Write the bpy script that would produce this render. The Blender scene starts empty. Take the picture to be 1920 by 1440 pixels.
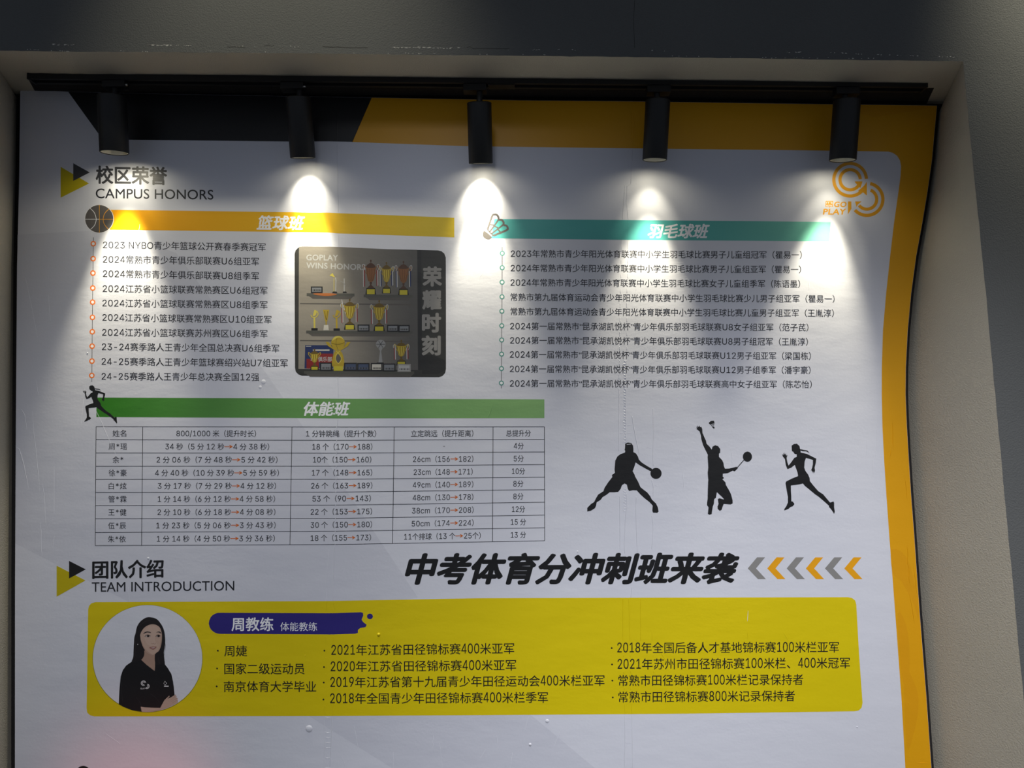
import bpy, math, os, random
import numpy as np
from mathutils import Vector, Matrix

random.seed(7)
SC = bpy.context.scene
COL = SC.collection

# ---------------------------------------------------------------- camera
F = 1442.0
CAM = Vector((0.0, -2.05, 1.55))
cd = bpy.data.cameras.new('camera'); cam = bpy.data.objects.new('camera', cd); COL.objects.link(cam)
cd.sensor_width = 36.0; cd.lens = 36.0 * F / 1920.0; cd.clip_start = 0.02
cam.location = CAM
cam.rotation_euler = (math.radians(90 + 4.0), 0, math.radians(1.2))
SC.camera = cam
bpy.context.view_layer.update()
RM = cam.rotation_euler.to_matrix()

# ---------------------------------------------------------------- colour management, world
SC.view_settings.view_transform = 'Standard'; SC.view_settings.look = 'None'
SC.view_settings.gamma = 1.0; SC.view_settings.use_curve_mapping = False
SC.view_settings.exposure = 0.0
w = bpy.data.worlds.new('world'); SC.world = w; w.use_nodes = True
w.node_tree.nodes['Background'].inputs[0].default_value = (0.74, 0.83, 1.0, 1)
w.node_tree.nodes['Background'].inputs[1].default_value = 0.16

def W(x, y, Y=0.0):
    """survey: photo pixel -> point on the vertical plane at depth Y"""
    d = RM @ Vector(((x - 960) / F, (720 - y) / F, -1.0))
    t = (Y - CAM.y) / d.y
    return CAM + d * t

def project(p):
    q = RM.transposed() @ (Vector(p) - CAM)
    return 960 + F * q.x / -q.z, 720 - F * q.y / -q.z

def spot(name, loc, target, power, size, blend, color, radius=0.02):
    l = bpy.data.lights.new(name, 'SPOT'); l.energy = power; l.spot_size = math.radians(size); l.spot_blend = blend
    l.color = color; l.shadow_soft_size = radius
    o = bpy.data.objects.new(name, l); COL.objects.link(o); o.location = loc
    o.rotation_euler = (Vector(target) - Vector(loc)).to_track_quat('-Z', 'Y').to_euler()
    return o
def area(name, loc, target, power, size, color):
    l = bpy.data.lights.new(name, 'AREA'); l.energy = power; l.shape = 'DISK'; l.size = size; l.color = color
    o = bpy.data.objects.new(name, l); COL.objects.link(o); o.location = loc
    o.rotation_euler = (Vector(target) - Vector(loc)).to_track_quat('-Z', 'Y').to_euler()
    return o
# ceiling downlights over the header, then added fill spots with no seen source
spot('ceiling_downlight', (-0.62, -0.95, 3.55), (-0.62, -0.22, 2.55), 52, 52, 1.0, (1.0, 0.93, 0.72), 0.06)
spot('ceiling_downlight', (1.50, -0.80, 3.5), (1.45, -0.22, 2.80), 130, 50, 1.0, (1.0, 0.93, 0.72), 0.06)
spot('wall_fill_spot', (0.75, -2.2, 3.2), (0.85, 0, -0.22), 360, 60, 1.0, (0.95, 0.96, 1.0), 0.25)  # added fill spots, standing in for unseen room light on the lower sheet
spot('wall_fill_spot', (-0.75, -2.2, 3.2), (-0.80, 0, -0.1), 130, 64, 1.0, (0.90, 0.93, 1.0), 0.25)
spot('wall_fill_spot', (-0.30, -2.2, 3.2), (-0.28, 0, 2.0), 22, 26, 1.0, (0.90, 0.93, 1.0), 0.2)  # added fill to lift the sheet between the second and third lamps
spot('red_glow_fill', (-1.05, -0.9, 0.35), (-1.03, 0, 0.60), 9.0, 34, 1.0, (1.0, 0.25, 0.22), 0.1)  # added red spot for the pink glow low on the sheet; source unseen

# ---------------------------------------------------------------- materials
def nodes_of(m):
    m.use_nodes = True
    nt = m.node_tree
    return nt, nt.nodes['Principled BSDF']
def N(nt, t, **kw):
    n = nt.nodes.new(t)
    for k, v in kw.items(): setattr(n, k, v)
    return n
def lin(c): return tuple((v / 12.92 if v <= 0.04045 else ((v + 0.055) / 1.055) ** 2.4) for v in c)

_g = None
def sheet_bump():
    """shared relief of the vinyl sheet, in world metres, so all inks follow it"""
    global _g
    if _g: return _g
    g = bpy.data.node_groups.new('sheet_relief', 'ShaderNodeTree')
    g.interface.new_socket('Normal', in_out='OUTPUT', socket_type='NodeSocketVector')
    out = g.nodes.new('NodeGroupOutput')
    geo = g.nodes.new('ShaderNodeNewGeometry')
    mp = g.nodes.new('ShaderNodeMapping'); mp.inputs['Scale'].default_value = (1.0, 1.0, 2.2)
    g.links.new(geo.outputs['Position'], mp.inputs['Vector'])
    n1 = g.nodes.new('ShaderNodeTexNoise'); n1.inputs['Scale'].default_value = 7.0; n1.inputs['Detail'].default_value = 4.0
    n2 = g.nodes.new('ShaderNodeTexNoise'); n2.inputs['Scale'].default_value = 160.0; n2.inputs['Detail'].default_value = 3.0
    g.links.new(mp.outputs[0], n1.inputs['Vector']); g.links.new(geo.outputs['Position'], n2.inputs['Vector'])
    b1 = g.nodes.new('ShaderNodeBump'); b1.inputs['Distance'].default_value = 0.004; b1.inputs['Strength'].default_value = 0.35
    b2 = g.nodes.new('ShaderNodeBump'); b2.inputs['Distance'].default_value = 0.0004; b2.inputs['Strength'].default_value = 0.35
    g.links.new(n1.outputs[0], b1.inputs['Height']); g.links.new(n2.outputs[0], b2.inputs['Height'])
    g.links.new(b1.outputs[0], b2.inputs['Normal'])
    g.links.new(b2.outputs[0], out.inputs[0])
    _g = g
    return g

_mats = {}
def ink(name, rgb, rough=0.42, grad=None):
    """printed colour (sRGB 0-255). grad=(x0_px, x1_px, rgb2): printed left-to-right gradient"""
    if name in _mats: return _mats[name]
    m = bpy.data.materials.new(name); nt, p = nodes_of(m)
    c = lin([v / 255 for v in rgb])
    p.inputs['Base Color'].default_value = (*c, 1)
    p.inputs['Roughness'].default_value = rough
    p.inputs['Specular IOR Level'].default_value = 0.45
    gn = N(nt, 'ShaderNodeGroup'); gn.node_tree = sheet_bump()
    nt.links.new(gn.outputs[0], p.inputs['Normal'])
    if grad:
        a = W(grad[0], 600).x; b = W(grad[1], 600).x
        geo = N(nt, 'ShaderNodeNewGeometry'); sx = N(nt, 'ShaderNodeSeparateXYZ')
        mr = N(nt, 'ShaderNodeMapRange'); mr.inputs['From Min'].default_value = a; mr.inputs['From Max'].default_value = b
        mx = N(nt, 'ShaderNodeMix', data_type='RGBA')
        mx.inputs[6].default_value = (*c, 1); mx.inputs[7].default_value = (*lin([v / 255 for v in grad[2]]), 1)
        nt.links.new(geo.outputs['Position'], sx.inputs[0]); nt.links.new(sx.outputs[0], mr.inputs[0])
        nt.links.new(mr.outputs[0], mx.inputs[0]); nt.links.new(mx.outputs[2], p.inputs['Base Color'])
    _mats[name] = m
    return m

def plaster(name, rgb, scale, dist, rough=0.85):
    m = bpy.data.materials.new(name); nt, p = nodes_of(m)
    geo = N(nt, 'ShaderNodeNewGeometry')
    n0 = N(nt, 'ShaderNodeTexNoise'); n0.inputs['Scale'].default_value = 3.0; n0.inputs['Detail'].default_value = 6
    n1 = N(nt, 'ShaderNodeTexNoise'); n1.inputs['Scale'].default_value = scale; n1.inputs['Detail'].default_value = 5; n1.inputs['Roughness'].default_value = 0.6
    n2 = N(nt, 'ShaderNodeTexVoronoi'); n2.inputs['Scale'].default_value = scale * 0.7; n2.feature = 'SMOOTH_F1'
    for n in (n0, n1, n2): nt.links.new(geo.outputs['Position'], n.inputs['Vector'])
    ad = N(nt, 'ShaderNodeMath', operation='ADD'); nt.links.new(n1.outputs[0], ad.inputs[0]); nt.links.new(n2.outputs[0], ad.inputs[1])
    b = N(nt, 'ShaderNodeBump'); b.inputs['Distance'].default_value = dist; b.inputs['Strength'].default_value = 0.8
    nt.links.new(ad.outputs[0], b.inputs['Height']); nt.links.new(b.outputs[0], p.inputs['Normal'])
    c = lin([v / 255 for v in rgb])
    mx = N(nt, 'ShaderNodeMix', data_type='RGBA')
    mx.inputs[6].default_value = (*[v * 0.9 for v in c], 1); mx.inputs[7].default_value = (*[v * 1.1 for v in c], 1)
    nt.links.new(n0.outputs[0], mx.inputs[0]); nt.links.new(mx.outputs[2], p.inputs['Base Color'])
    p.inputs['Roughness'].default_value = rough; p.inputs['Specular IOR Level'].default_value = 0.2
    return m

def plain(name, rgb, rough=0.5, metal=0.0, noise=True, emit=None):
    m = bpy.data.materials.new(name); nt, p = nodes_of(m)
    c = lin([v / 255 for v in rgb])
    p.inputs['Base Color'].default_value = (*c, 1); p.inputs['Roughness'].default_value = rough; p.inputs['Metallic'].default_value = metal
    if noise:
        n1 = N(nt, 'ShaderNodeTexNoise'); n1.inputs['Scale'].default_value = 900
        tc = N(nt, 'ShaderNodeTexCoord'); nt.links.new(tc.outputs['Object'], n1.inputs['Vector'])
        b = N(nt, 'ShaderNodeBump'); b.inputs['Distance'].default_value = 0.0002; b.inputs['Strength'].default_value = 0.4
        nt.links.new(n1.outputs[0], b.inputs['Height']); nt.links.new(b.outputs[0], p.inputs['Normal'])
    if emit:
        p.inputs['Emission Color'].default_value = (*emit[:3], 1); p.inputs['Emission Strength'].default_value = emit[3]
    return m

M_FRONT = plaster('grey_wall_plaster', (94, 95, 94), 420, 0.0011)
M_REVEAL = plaster('beige_reveal_plaster', (180, 173, 158), 420, 0.0009)
M_BACK = plaster('wall_painted_shade', (40, 38, 38), 200, 0.0010)  # shade behind track and board, put into the plaster colour
M_FLOOR = plaster('floor_screed', (110, 108, 104), 40, 0.0005, 0.6)
M_BLACK = plain('matt_black_metal', (14, 15, 17), 0.5)
M_TRACK = plain('black_track_metal', (9, 9, 10), 0.6)
M_STEEL = plain('steel_knob', (190, 190, 186), 0.3, 1.0)
M_REFL = plain('brushed_reflector', (200, 198, 185), 0.35, 0.8)
M_LENS = plain('lamp_lens', (235, 235, 220), 0.4, 0.0, emit=(1.0, 0.97, 0.82, 0.25))
M_EDGE = plain('board_edge', (40, 40, 40), 0.7)
M_CHIP = plain('bare_plaster_chip', (205, 203, 196), 0.9)
M_CRACK = plain('hairline_crack', (40, 38, 34), 0.9)

WHITE = (214, 215, 224)
INK_W = ink('sheet_white', WHITE)
INK_T = ink('sheet_tint', (205, 206, 216))
INK_K = ink('ink_black', (24, 24, 26))
INK_G = ink('ink_dark_grey', (58, 58, 62))
INK_TEXT = ink('ink_text', (34, 35, 42))
INK_GOLD = ink('ink_gold', (224, 160, 4))
INK_GOLD2 = ink('ink_gold_light', (232, 162, 18))
INK_OLIVE = ink('ink_yellow_green', (192, 174, 8))
INK_YEL = ink('ink_yellow', (218, 196, 0))
INK_WHITE = ink('ink_white', (236, 236, 240))
INK_NAVY = ink('ink_navy', (46, 38, 120))
INK_ORANGE = ink('ink_orange', (236, 118, 40))
INK_ARROW = ink('ink_arrow', (206, 104, 30))
INK_TEAL = ink('ink_teal', (78, 166, 162), grad=(1300, 1556, (120, 196, 172)))
INK_TEAL_D = ink('ink_teal_dark', (86, 150, 142))
INK_GREEN = ink('ink_green', (46, 118, 24), grad=(200, 1020, (132, 176, 112)))
INK_BAN = ink('ink_banner_orange', (240, 164, 0), grad=(210, 800, (206, 178, 24)))
INK_ICON = ink('ink_icon_grey', (88, 84, 82))
INK_CHEV = ink('ink_chevron_grey', (138, 136, 134))

# ---------------------------------------------------------------- mesh helpers
def tag(o, label=None, cat=None, group=None, kind=None):
    if label: o['label'] = label
    if cat: o['category'] = cat
    if group: o['group'] = group
    if kind: o['kind'] = kind
    return o
def mesh_obj(name, verts, faces, mats, parent=None, mi=None, smooth=False):
    me = bpy.data.meshes.new(name); me.from_pydata([tuple(v) for v in verts], [], faces)
    if not isinstance(mats, (list, tuple)): mats = [mats]
    for m in mats: me.materials.append(m)
    if mi is not None: me.polygons.foreach_set('material_index', mi)
    if smooth: me.polygons.foreach_set('use_smooth', [True] * len(me.polygons))
    me.update()
    o = bpy.data.objects.new(name, me); COL.objects.link(o)
    if parent: o.parent = parent
    return o
def empty(name, loc, parent=None):
    o = bpy.data.objects.new(name, None); COL.objects.link(o); o.location = loc; o.empty_display_size = 0.05
    if parent: o.parent = parent
    return o

STEP = 0.00003
def L(layer): return -STEP * layer      # depth of an ink layer in front of the sheet (sheet front at Y=0)

class Art:
    """flat print collected as faces on the sheet; one Art = one printed element"""
    def __init__(s): s.v = []; s.f = []; s.mi = []; s.mats = []; s.k = 0
    def lift(s, layer):
        s.k += 1; return L(layer) - (s.k % 20) * 1.5e-6     # overlapping strokes never share a plane
    def m(s, mat):
        if mat not in s.mats: s.mats.append(mat)
        return s.mats.index(mat)
    def poly(s, pts, mat, layer):
        b = len(s.v); yy = s.lift(layer); s.v += [W(x, y, yy) for x, y in pts]
        a = sum(pts[i][0] * pts[(i + 1) % len(pts)][1] - pts[(i + 1) % len(pts)][0] * pts[i][1] for i in range(len(pts)))
        idx = list(range(b, b + len(pts)))
        if a > 0: idx.reverse()
        s.f.append(idx); s.mi.append(s.m(mat)); return s
    def rect(s, x0, y0, x1, y1, mat, layer): return s.poly([(x0, y0), (x1, y0), (x1, y1), (x0, y1)], mat, layer)
    def disc(s, cx, cy, rx, ry, mat, layer, n=40):
        return s.poly([(cx + rx * math.cos(2 * math.pi * i / n), cy + ry * math.sin(2 * math.pi * i / n)) for i in range(n)], mat, layer)
    def arc(s, cx, cy, r0, r1, a0, a1, mat, layer, n=40):
        """ring segment, angles in degrees measured clockwise from right, in the picture sense"""
        for i in range(n):
            p = []
            for (r, t) in ((r0, i), (r1, i), (r1, i + 1), (r0, i + 1)):
                a = math.radians(a0 + (a1 - a0) * t / n); p.append((cx + r * math.cos(a), cy + r * math.sin(a)))
            s.poly(p, mat, layer)
        return s
    def stroke(s, pts, wd, mat, layer, closed=False):
        P = [Vector(p) for p in pts]; n = len(P)
        Lf, Rt = [], []
        for i in range(n):
            if closed: a, b = P[i - 1], P[(i + 1) % n]
            else: a, b = P[max(i - 1, 0)], P[min(i + 1, n - 1)]
            d = (b - a)
            if d.length < 1e-9: d = Vector((1, 0))
            d.normalize(); nn = Vector((-d.y, d.x)) * wd / 2
            Lf.append(P[i] + nn); Rt.append(P[i] - nn)
        rng = range(n if closed else n - 1)
        for i in rng:
            j = (i + 1) % n
            s.poly([tuple(Lf[i]), tuple(Lf[j]), tuple(Rt[j]), tuple(Rt[i])], mat, layer)
        return s
    def text(s, body, x0, y0, x1, y1, em, mat, layer, bold=0.0, shear=0.0, font='b', mid=None, arrow=None, latin=(1.0, 1.0), lean=None):
        """one line of lettering: ink starts at x0 and ends at x1; y0,y1 = centre height at either end"""
        lay = []; x = 0.0
        for ch in body:
            if ch == '→' and arrow:
                v = [(0.02, .33), (.62, .33), (.62, .33), (.50, .17), (.62, .17), (.92, .38), (.62, .59), (.50, .59), (.66, .43), (.02, .43)]
                v = [(0.0, .33), (.66, .33), (.50, .16), (.64, .16), (.94, .38), (.64, .60), (.50, .60), (.66, .43), (.0, .43)]
                v = [(a * 1.25, b) for a, b in v]
                lay.append((x, v, [list(range(9))], arrow)); x += 1.2; continue
            gv, gf, adv = glyph(ch, 0.0, font); adv += bold * (1.2 if ord(ch) < 256 else 0)
            k, ky = latin if ord(ch) < 256 else (1.0, 1.0)
            for dx, dy in (shifts(bold) if bold or font != 'inter' else shifts(.008)): lay.append((x, [((a + dx) * k, (b + dy) * ky) for a, b in gv], gf, mat))
            x += adv * k
        allx = [ox + a for ox, gv, _, _ in lay for a, _ in gv]
        mn, mxx = min(allx), max(allx); wd = mxx - mn
        if lean is None: lean = 0.0
        for ox, gv, gf, mt in lay:
            b = len(s.v); yy = s.lift(layer)
            for a, c in gv:
                t = (ox + a - mn) / wd
                px = x0 + (x1 - x0) * t
                if mid: py = (y0 + (mid - y0) * t * 2) if t < .5 else (mid + (y1 - mid) * (t * 2 - 1))
                else: py = y0 + (y1 - y0) * t
                h = (c - 0.38) * em
                s.v.append(W(px + h * shear + h * lean, py - h, yy))
            k = s.m(mt)
            for f in gf: s.f.append([b + i for i in f]); s.mi.append(k)
        return s
    def build(s, name, parent, label=None):
        o = mesh_obj(name, s.v, s.f, s.mats, parent, s.mi)
        if label: o['label'] = label
        if name in ('list_line', 'cell_lettering', 'card_line', 'photo_lettering', 'tone_swirl'): o['kind'] = 'stuff'
        return o

_inter = None      # the typeface that ships with Blender; the built-in one stands in if it is missing
try:
    _inter = bpy.data.fonts.load(os.path.join(bpy.utils.resource_path('LOCAL'), 'datafiles', 'fonts', 'Inter.woff2'))
except Exception:
    _inter = None
_gl = {}
def _mesh_text(body, bold, font, wantbox=False):
    c = bpy.data.curves.new('t', 'FONT'); c.body = body; c.resolution_u = 2 if ord(body[0]) > 255 else 4; c.offset = bold
    q = 1.0
    if font == 'inter' and _inter and all(ord(z) < 256 for z in body): c.font = _inter; q = 0.70 / 0.5155
    o = bpy.data.objects.new('t', c); COL.objects.link(o)
    dg = bpy.context.evaluated_depsgraph_get()
    me = bpy.data.meshes.new_from_object(o.evaluated_get(dg), depsgraph=dg)
    v = [(p.co.x * q, p.co.y * q) for p in me.vertices]; f = [list(p.vertices) for p in me.polygons]
    if f and me.polygons[0].normal.z < 0: f = [list(reversed(q)) for q in f]
    bpy.data.meshes.remove(me); bpy.data.objects.remove(o); bpy.data.curves.remove(c)
    return v, f
_lx = {}
def glyph(ch, bold, font):
    k = (ch, bold, font)
    if k in _gl: return _gl[k]
    if ch == '4' and font == 'inter' and _inter:
        v = [(.035, .15), (.545, .15), (.545, .215), (.035, .215), (.37, 0), (.44, 0), (.44, .70), (.37, .70), (.035, .19), (.12, .19), (.44, .70), (.345, .70)]
        _gl[k] = (v, [[0, 1, 2, 3], [4, 5, 6, 7], [8, 9, 10, 11]], .60)
        return _gl[k]
    if ord(ch) >= 0x2E80: adv = 1.0
    else:
        if font not in _lx: _lx[font] = max(a for a, _ in _mesh_text('l', 0, font)[0])
        adv = max(a for a, _ in _mesh_text(ch + 'l', 0, font)[0]) - _lx[font]
        if bold: adv += bold * 1.2
    v, f = ([], []) if ch == ' ' else _mesh_text(ch, bold, font)
    _gl[k] = (v, f, adv)
    return _gl[k]

def shifts(d):
    """heavier strokes: the glyph repeated around itself"""
    if d <= 0: return [(0, 0)]
    sh = [(0, 0)] + [(d * math.cos(t * math.pi / 4), d * .85 * math.sin(t * math.pi / 4)) for t in range(8)]
    if d < .015: sh = sh[2::2]
    if d > .03: sh += [(x / 2, y / 2) for x, y in sh[1:]]
    return sh
def smooth(pts, n=4, closed=True):
    out = []; m = len(pts)
    for i in range(m if closed else m - 1):
        p = [pts[(i + k) % m] if closed else pts[min(max(i + k, 0), m - 1)] for k in (-1, 0, 1, 2)]
        for j in range(n):
            t = j / n
            q = []
            for a in (0, 1):
                p0, p1, p2, p3 = (r[a] for r in p)
                q.append(0.5 * ((2 * p1) + (-p0 + p2) * t + (2 * p0 - 5 * p1 + 4 * p2 - p3) * t * t + (-p0 + 3 * p1 - 3 * p2 + p3) * t ** 3))
            out.append(tuple(q))
    if not closed: out.append(pts[-1])
    return out
def crop(ox, oy, k):
    return lambda pts: [(ox + x / k, oy + y / k) for x, y in pts]
def roundrect(x0, y0, x1, y1, r, n=8, tl=None):
    out = []
    for cx, cy, a in ((x1 - r, y0 + r, -90), (x1 - r, y1 - r, 0), (x0 + r, y1 - r, 90), (x0 + r, y0 + r, 180)):
        for i in range(n + 1):
            t = math.radians(a + 90 * i / n); out.append((cx + r * math.cos(t), cy + r * math.sin(t)))
    return out
def interp(y, tab):
    if y <= tab[0][0]: return tab[0][1]
    for (a, b), (c, d) in zip(tab, tab[1:]):
        if y <= c: return b + (d - b) * (y - a) / (c - a)
    (a, b), (c, d) = tab[-2:]
    return d + (d - b) / (c - a) * (y - c)

# ================================================================= STRUCTURE
YF, YB = -0.22, 0.022
edgeR = [(198, 1757), (240, 1753), (300, 1747.5), (360, 1739), (420, 1729), (480, 1718), (550, 1708.5), (620, 1702), (690, 1698.5), (740, 1698),
         (800, 1700.5), (860, 1704), (930, 1708.5), (1000, 1714), (1150, 1724.5), (1306, 1737), (1440, 1746.5), (1700, 1765)]
edgeL = [(168, 38), (330, 36), (500, 32), (700, 30.5), (900, 29.2), (1100, 28.2), (1440, 28), (1700, 28)]
frontR = [(115, 1806), (150, 1809), (550, 1848.5), (1000, 1890), (1306, 1919), (1440, 1931), (1700, 1957)]
head = [(-400, 92), (-22, 94.5), (150, 97), (540, 99.5), (700, 102), (1000, 105), (1340, 108.5), (1500, 111), (1806, 115)]
YB0 = 1700      # survey row a little below the picture, from there everything runs on to the floor

# front wall: header and the two sides, thin slabs with the niche cut out
def front_wall():
    v = []; f = []
    def add(pl):
        b = len(v); v.extend(pl); f.append(list(range(b, b + len(pl))))
    top = 3.0
    # header lower edge with slight unevenness
    xs = np.linspace(-22, 1806, 120)
    lower = []
    for i, x in enumerate(xs):
        j = 0 if i in (0, 119) else random.uniform(-0.0006, 0.0006)
        p = W(x, interp(x, head), YF); lower.append(Vector((p.x, p.y, p.z + j)))
    right = []
    for y in np.linspace(115, YB0, 90):
        p = W(interp(y, frontR), y, YF); right.append(Vector((p.x + random.uniform(-0.0006, 0.0006), p.y, p.z)))
    right[0] = lower[-1]
    right.append(Vector((right[-1].x + 0.02, YF, 0)))
    lx = lower[0].x
    left = [lower[0], Vector((lx - 0.01, YF, 1.2)), Vector((lx - 0.02, YF, 0))]
    return lower, right, left, top
lower, right, left, top = front_wall()
def extr_wall(name, pts, label=None):
    """front face polygon (quad strips) given as list of quads"""
    v = []; f = []
    for q in pts:
        b = len(v); v += q; f.append([b, b + 1, b + 2, b + 3])
    o = mesh_obj(name, v, f, M_FRONT); o['kind'] = 'structure'; return o
hq = []
for a, b in zip(lower, lower[1:]):
    hq.append([a, b, Vector((b.x, YF, top)), Vector((a.x, YF, top))])
extr_wall('wall_front_header', hq).name = 'wall_header'
XR = 2.6; XL = -2.6
rq = []
rr = [Vector((right[0].x, YF, top))] + right
for a, b in zip(rr, rr[1:]):
    rq.append([b, Vector((XR, YF, b.z)), Vector((XR, YF, a.z)), a])
extr_wall('wall_right', rq)
lq = []
ll = [Vector((left[0].x, YF, top))] + left
for a, b in zip(ll, ll[1:]):
    lq.append([Vector((XL, YF, b.z)), b, a, Vector((XL, YF, a.z))])
extr_wall('wall_left', lq)

# soffit of the niche
sof = []
inner_r_x = W(1766, 160, YB).x; inner_l_x = W(27, 150, YB).x
lo = lower
back = []
for i, p in enumerate(lo):
    t = i / (len(lo) - 1)
    back.append(Vector((inner_l_x + (inner_r_x - inner_l_x) * t, YB, p.z)))
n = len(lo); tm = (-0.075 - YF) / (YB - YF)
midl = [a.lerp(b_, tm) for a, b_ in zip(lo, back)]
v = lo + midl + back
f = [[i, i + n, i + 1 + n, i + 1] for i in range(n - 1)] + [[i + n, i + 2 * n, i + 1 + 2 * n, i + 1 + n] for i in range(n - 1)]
o = mesh_obj('ceiling', v, f, [M_REVEAL, M_BACK], None, [0] * (n - 1) + [0 if project(a_)[0] > 1745 or project(a_)[0] < 40 else 1 for a_ in midl[:-1]]); tag(o, kind='structure')  # strip behind the track gets the dark tone: shade painted in

# reveals: ruled from the front edge to the edge hidden beside the board
def reveal(name, front_pts, back_pts, flip):
    v = front_pts + back_pts; n = len(front_pts)
    f = []
    for i in range(n - 1):
        q = [i, i + 1, i + 1 + n, i + n]
        if flip: q.reverse()
        f.append(q)
    o = mesh_obj(name, v, f, M_REVEAL, smooth=True); tag(o, kind='structure'); return o
ys = list(np.linspace(115, YB0, 90))
bp = [back[-1].copy()]
yr0 = project(back[-1])[1]
for i in range(1, len(ys)):
    yy = yr0 + (YB0 - yr0) * i / (len(ys) - 1)
    bp.append(W(interp(yy, edgeR) + 4.5, yy, YB))
bp.append(Vector((bp[-1].x + 0.01, YB, 0)))
# equalise heights: keep each pair at its own survey row, last pair on the floor
reveal('wall_niche_right', right, bp, False)
fl = [left[0]]; bl = [back[0].copy()]
for y in np.linspace(project(back[0])[1] + 6, YB0, 40):
    p = W(interp(y, edgeL) - 7, y, YB); bl.append(p)
    fl.append(Vector((left[0].x - 0.02 * (left[0].z - p.z) / left[0].z, YF, p.z)))
bl.append(Vector((bl[-1].x, YB, 0))); fl.append(Vector((left[0].x - 0.02, YF, 0)))
reveal('wall_niche_left', fl, bl, True)
# back wall of the niche
zt = lower[0].z + 0.02
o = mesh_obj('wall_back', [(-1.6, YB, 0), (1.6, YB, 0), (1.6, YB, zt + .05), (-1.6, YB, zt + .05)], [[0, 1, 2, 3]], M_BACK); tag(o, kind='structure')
o = mesh_obj('floor', [(-2.6, -3.2, 0), (2.6, -3.2, 0), (2.6, 0.05, 0), (-2.6, 0.05, 0)], [[0, 1, 2, 3]], M_FLOOR); tag(o, kind='structure')

# paint chips and hairline cracks along the header's lower edge
def slab(vs, fs, pts, Y, t=0.0006):
    b = len(vs); n = len(pts)
    for dy in (0, -t):
        for x, y in pts:
            p = W(x, y, Y); vs.append(Vector((p.x, Y + dy, p.z)))
    fs.append([b + n + i for i in range(n)])
    for i in range(n): fs.append([b + i, b + (i + 1) % n, b + n + (i + 1) % n, b + n + i])
vs = []; fs = []
def chips(xa, xb, ya, yb, n, smax):
    for _ in range(n):
        t = random.random(); x = xa + (xb - xa) * t; y = ya + (yb - ya) * t + random.gauss(0, .5)
        a = random.uniform(.6, smax); h = random.uniform(.3, 1.0)
        slab(vs, fs, [(x - a, y + random.uniform(-.3, .3)), (x - a * .2, y - h), (x + a, y - random.uniform(0, .4)), (x + a * .3, y + h * .6)][::-1], YF)
chips(100, 165, 84, 85, 9, 4); chips(272, 365, 85, 86, 26, 4); chips(420, 480, 87, 88, 4, 2); chips(735, 870, 89, 91, 40, 4)
chips(540, 560, 87, 88, 3, 1.5); chips(940, 1260, 93, 95, 12, 2); chips(1470, 1500, 98, 98, 8, 4); chips(1555, 1800, 99, 108, 22, 2.6)
chips(50, 130, 93, 96, 12, 2); chips(220, 280, 96, 97, 6, 1.5); chips(760, 800, 100, 101, 8, 2); chips(1420, 1660, 108, 110, 18, 1.6)
chips(350, 1800, 96, 111, 20, 1.2)
o = mesh_obj('trim_chips', vs, fs, M_CHIP); o.name = 'trim_1'; tag(o, 'chipped pale paint flecks along the lower edge of the header', kind='structure')
vs = []; fs = []
def crack(pts, wd=0.7):
    for (a, b), (c, d) in zip(pts, pts[1:]):
        slab(vs, fs, [(a, b - wd / 2), (a, b + wd / 2), (c, d + wd / 2), (c, d - wd / 2)], YF, 0.0002)
crack([(605, 87.5), (625, 88.5), (633, 88), (650, 89.5), (690, 89.5)], .9)
crack([(495, 86.5), (503, 84.5), (510, 87), (514, 84.8)], .6); crack([(875, 89), (881, 87.5), (887, 91), (955, 91.5)], .6)
crack([(425, 88), (440, 88), (460, 88.5)], .7)
for (a, b), (c, d) in (((1190, 0), (1188, 40)), ((1188, 40), (1190, 90))):
    slab(vs, fs, [(a - .25, b), (c - .25, d), (c + .25, d), (a + .25, b)], YF, 0.0002)
o = mesh_obj('trim_2', vs, fs, M_CRACK); tag(o, 'hairline cracks in the header plaster', kind='structure')
# long pale scratch on the right reveal (follows the reveal surface)
def on_reveal(px, py):
    a = W(interp(py, frontR), py, YF); b = W(interp(py, edgeR) + 9, py, YB)
    d = RM @ Vector(((px - 960) / F, (720 - py) / F, -1.0))
    # intersect in the horizontal sense
    ax, ay, bx, by = a.x, a.y, b.x, b.y
    t = ((ax - CAM.x) * (by - ay) - (ay - CAM.y) * (bx - ax)) / (d.x * (by - ay) - d.y * (bx - ax))
    return CAM + d * (t * 0.9985)
pts = smooth([(1722, 690), (1733, 725), (1752, 765), (1776, 820), (1792, 870), (1803, 930)], 5, False)
vs = []; fs = []
for i, (x, y) in enumerate(pts): 
    wd = 0.5 if 3 < i < len(pts) - 3 else .25
    vs += [on_reveal(x - wd, y), on_reveal(x + wd, y)]
for i in range(len(pts) - 1): fs.append([2 * i, 2 * i + 2, 2 * i + 3, 2 * i + 1])
o = mesh_obj('trim_3', vs, fs, plain('scratch_pale', (176, 172, 160), .9)); tag(o, 'long pale scratch on the right side of the niche', kind='structure')

# ================================================================= POSTER BOARD
topL, topM, topR = (43, 166), (697, 183), (1757, 198)
outline = [(38, 171), (43, 166), (128, 172), (400, 178), (697, 183), (1000, 188.5), (1185, 190), (1450, 194), (1757, 198)]
outline += [(x, y) for y, x in edgeR[1:]]
rightn = len(outline)
outline += [(x, y) for y, x in reversed(edgeL[1:])]
zb = 0.30
front = [W(x, y, 0) for x, y in outline]
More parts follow.
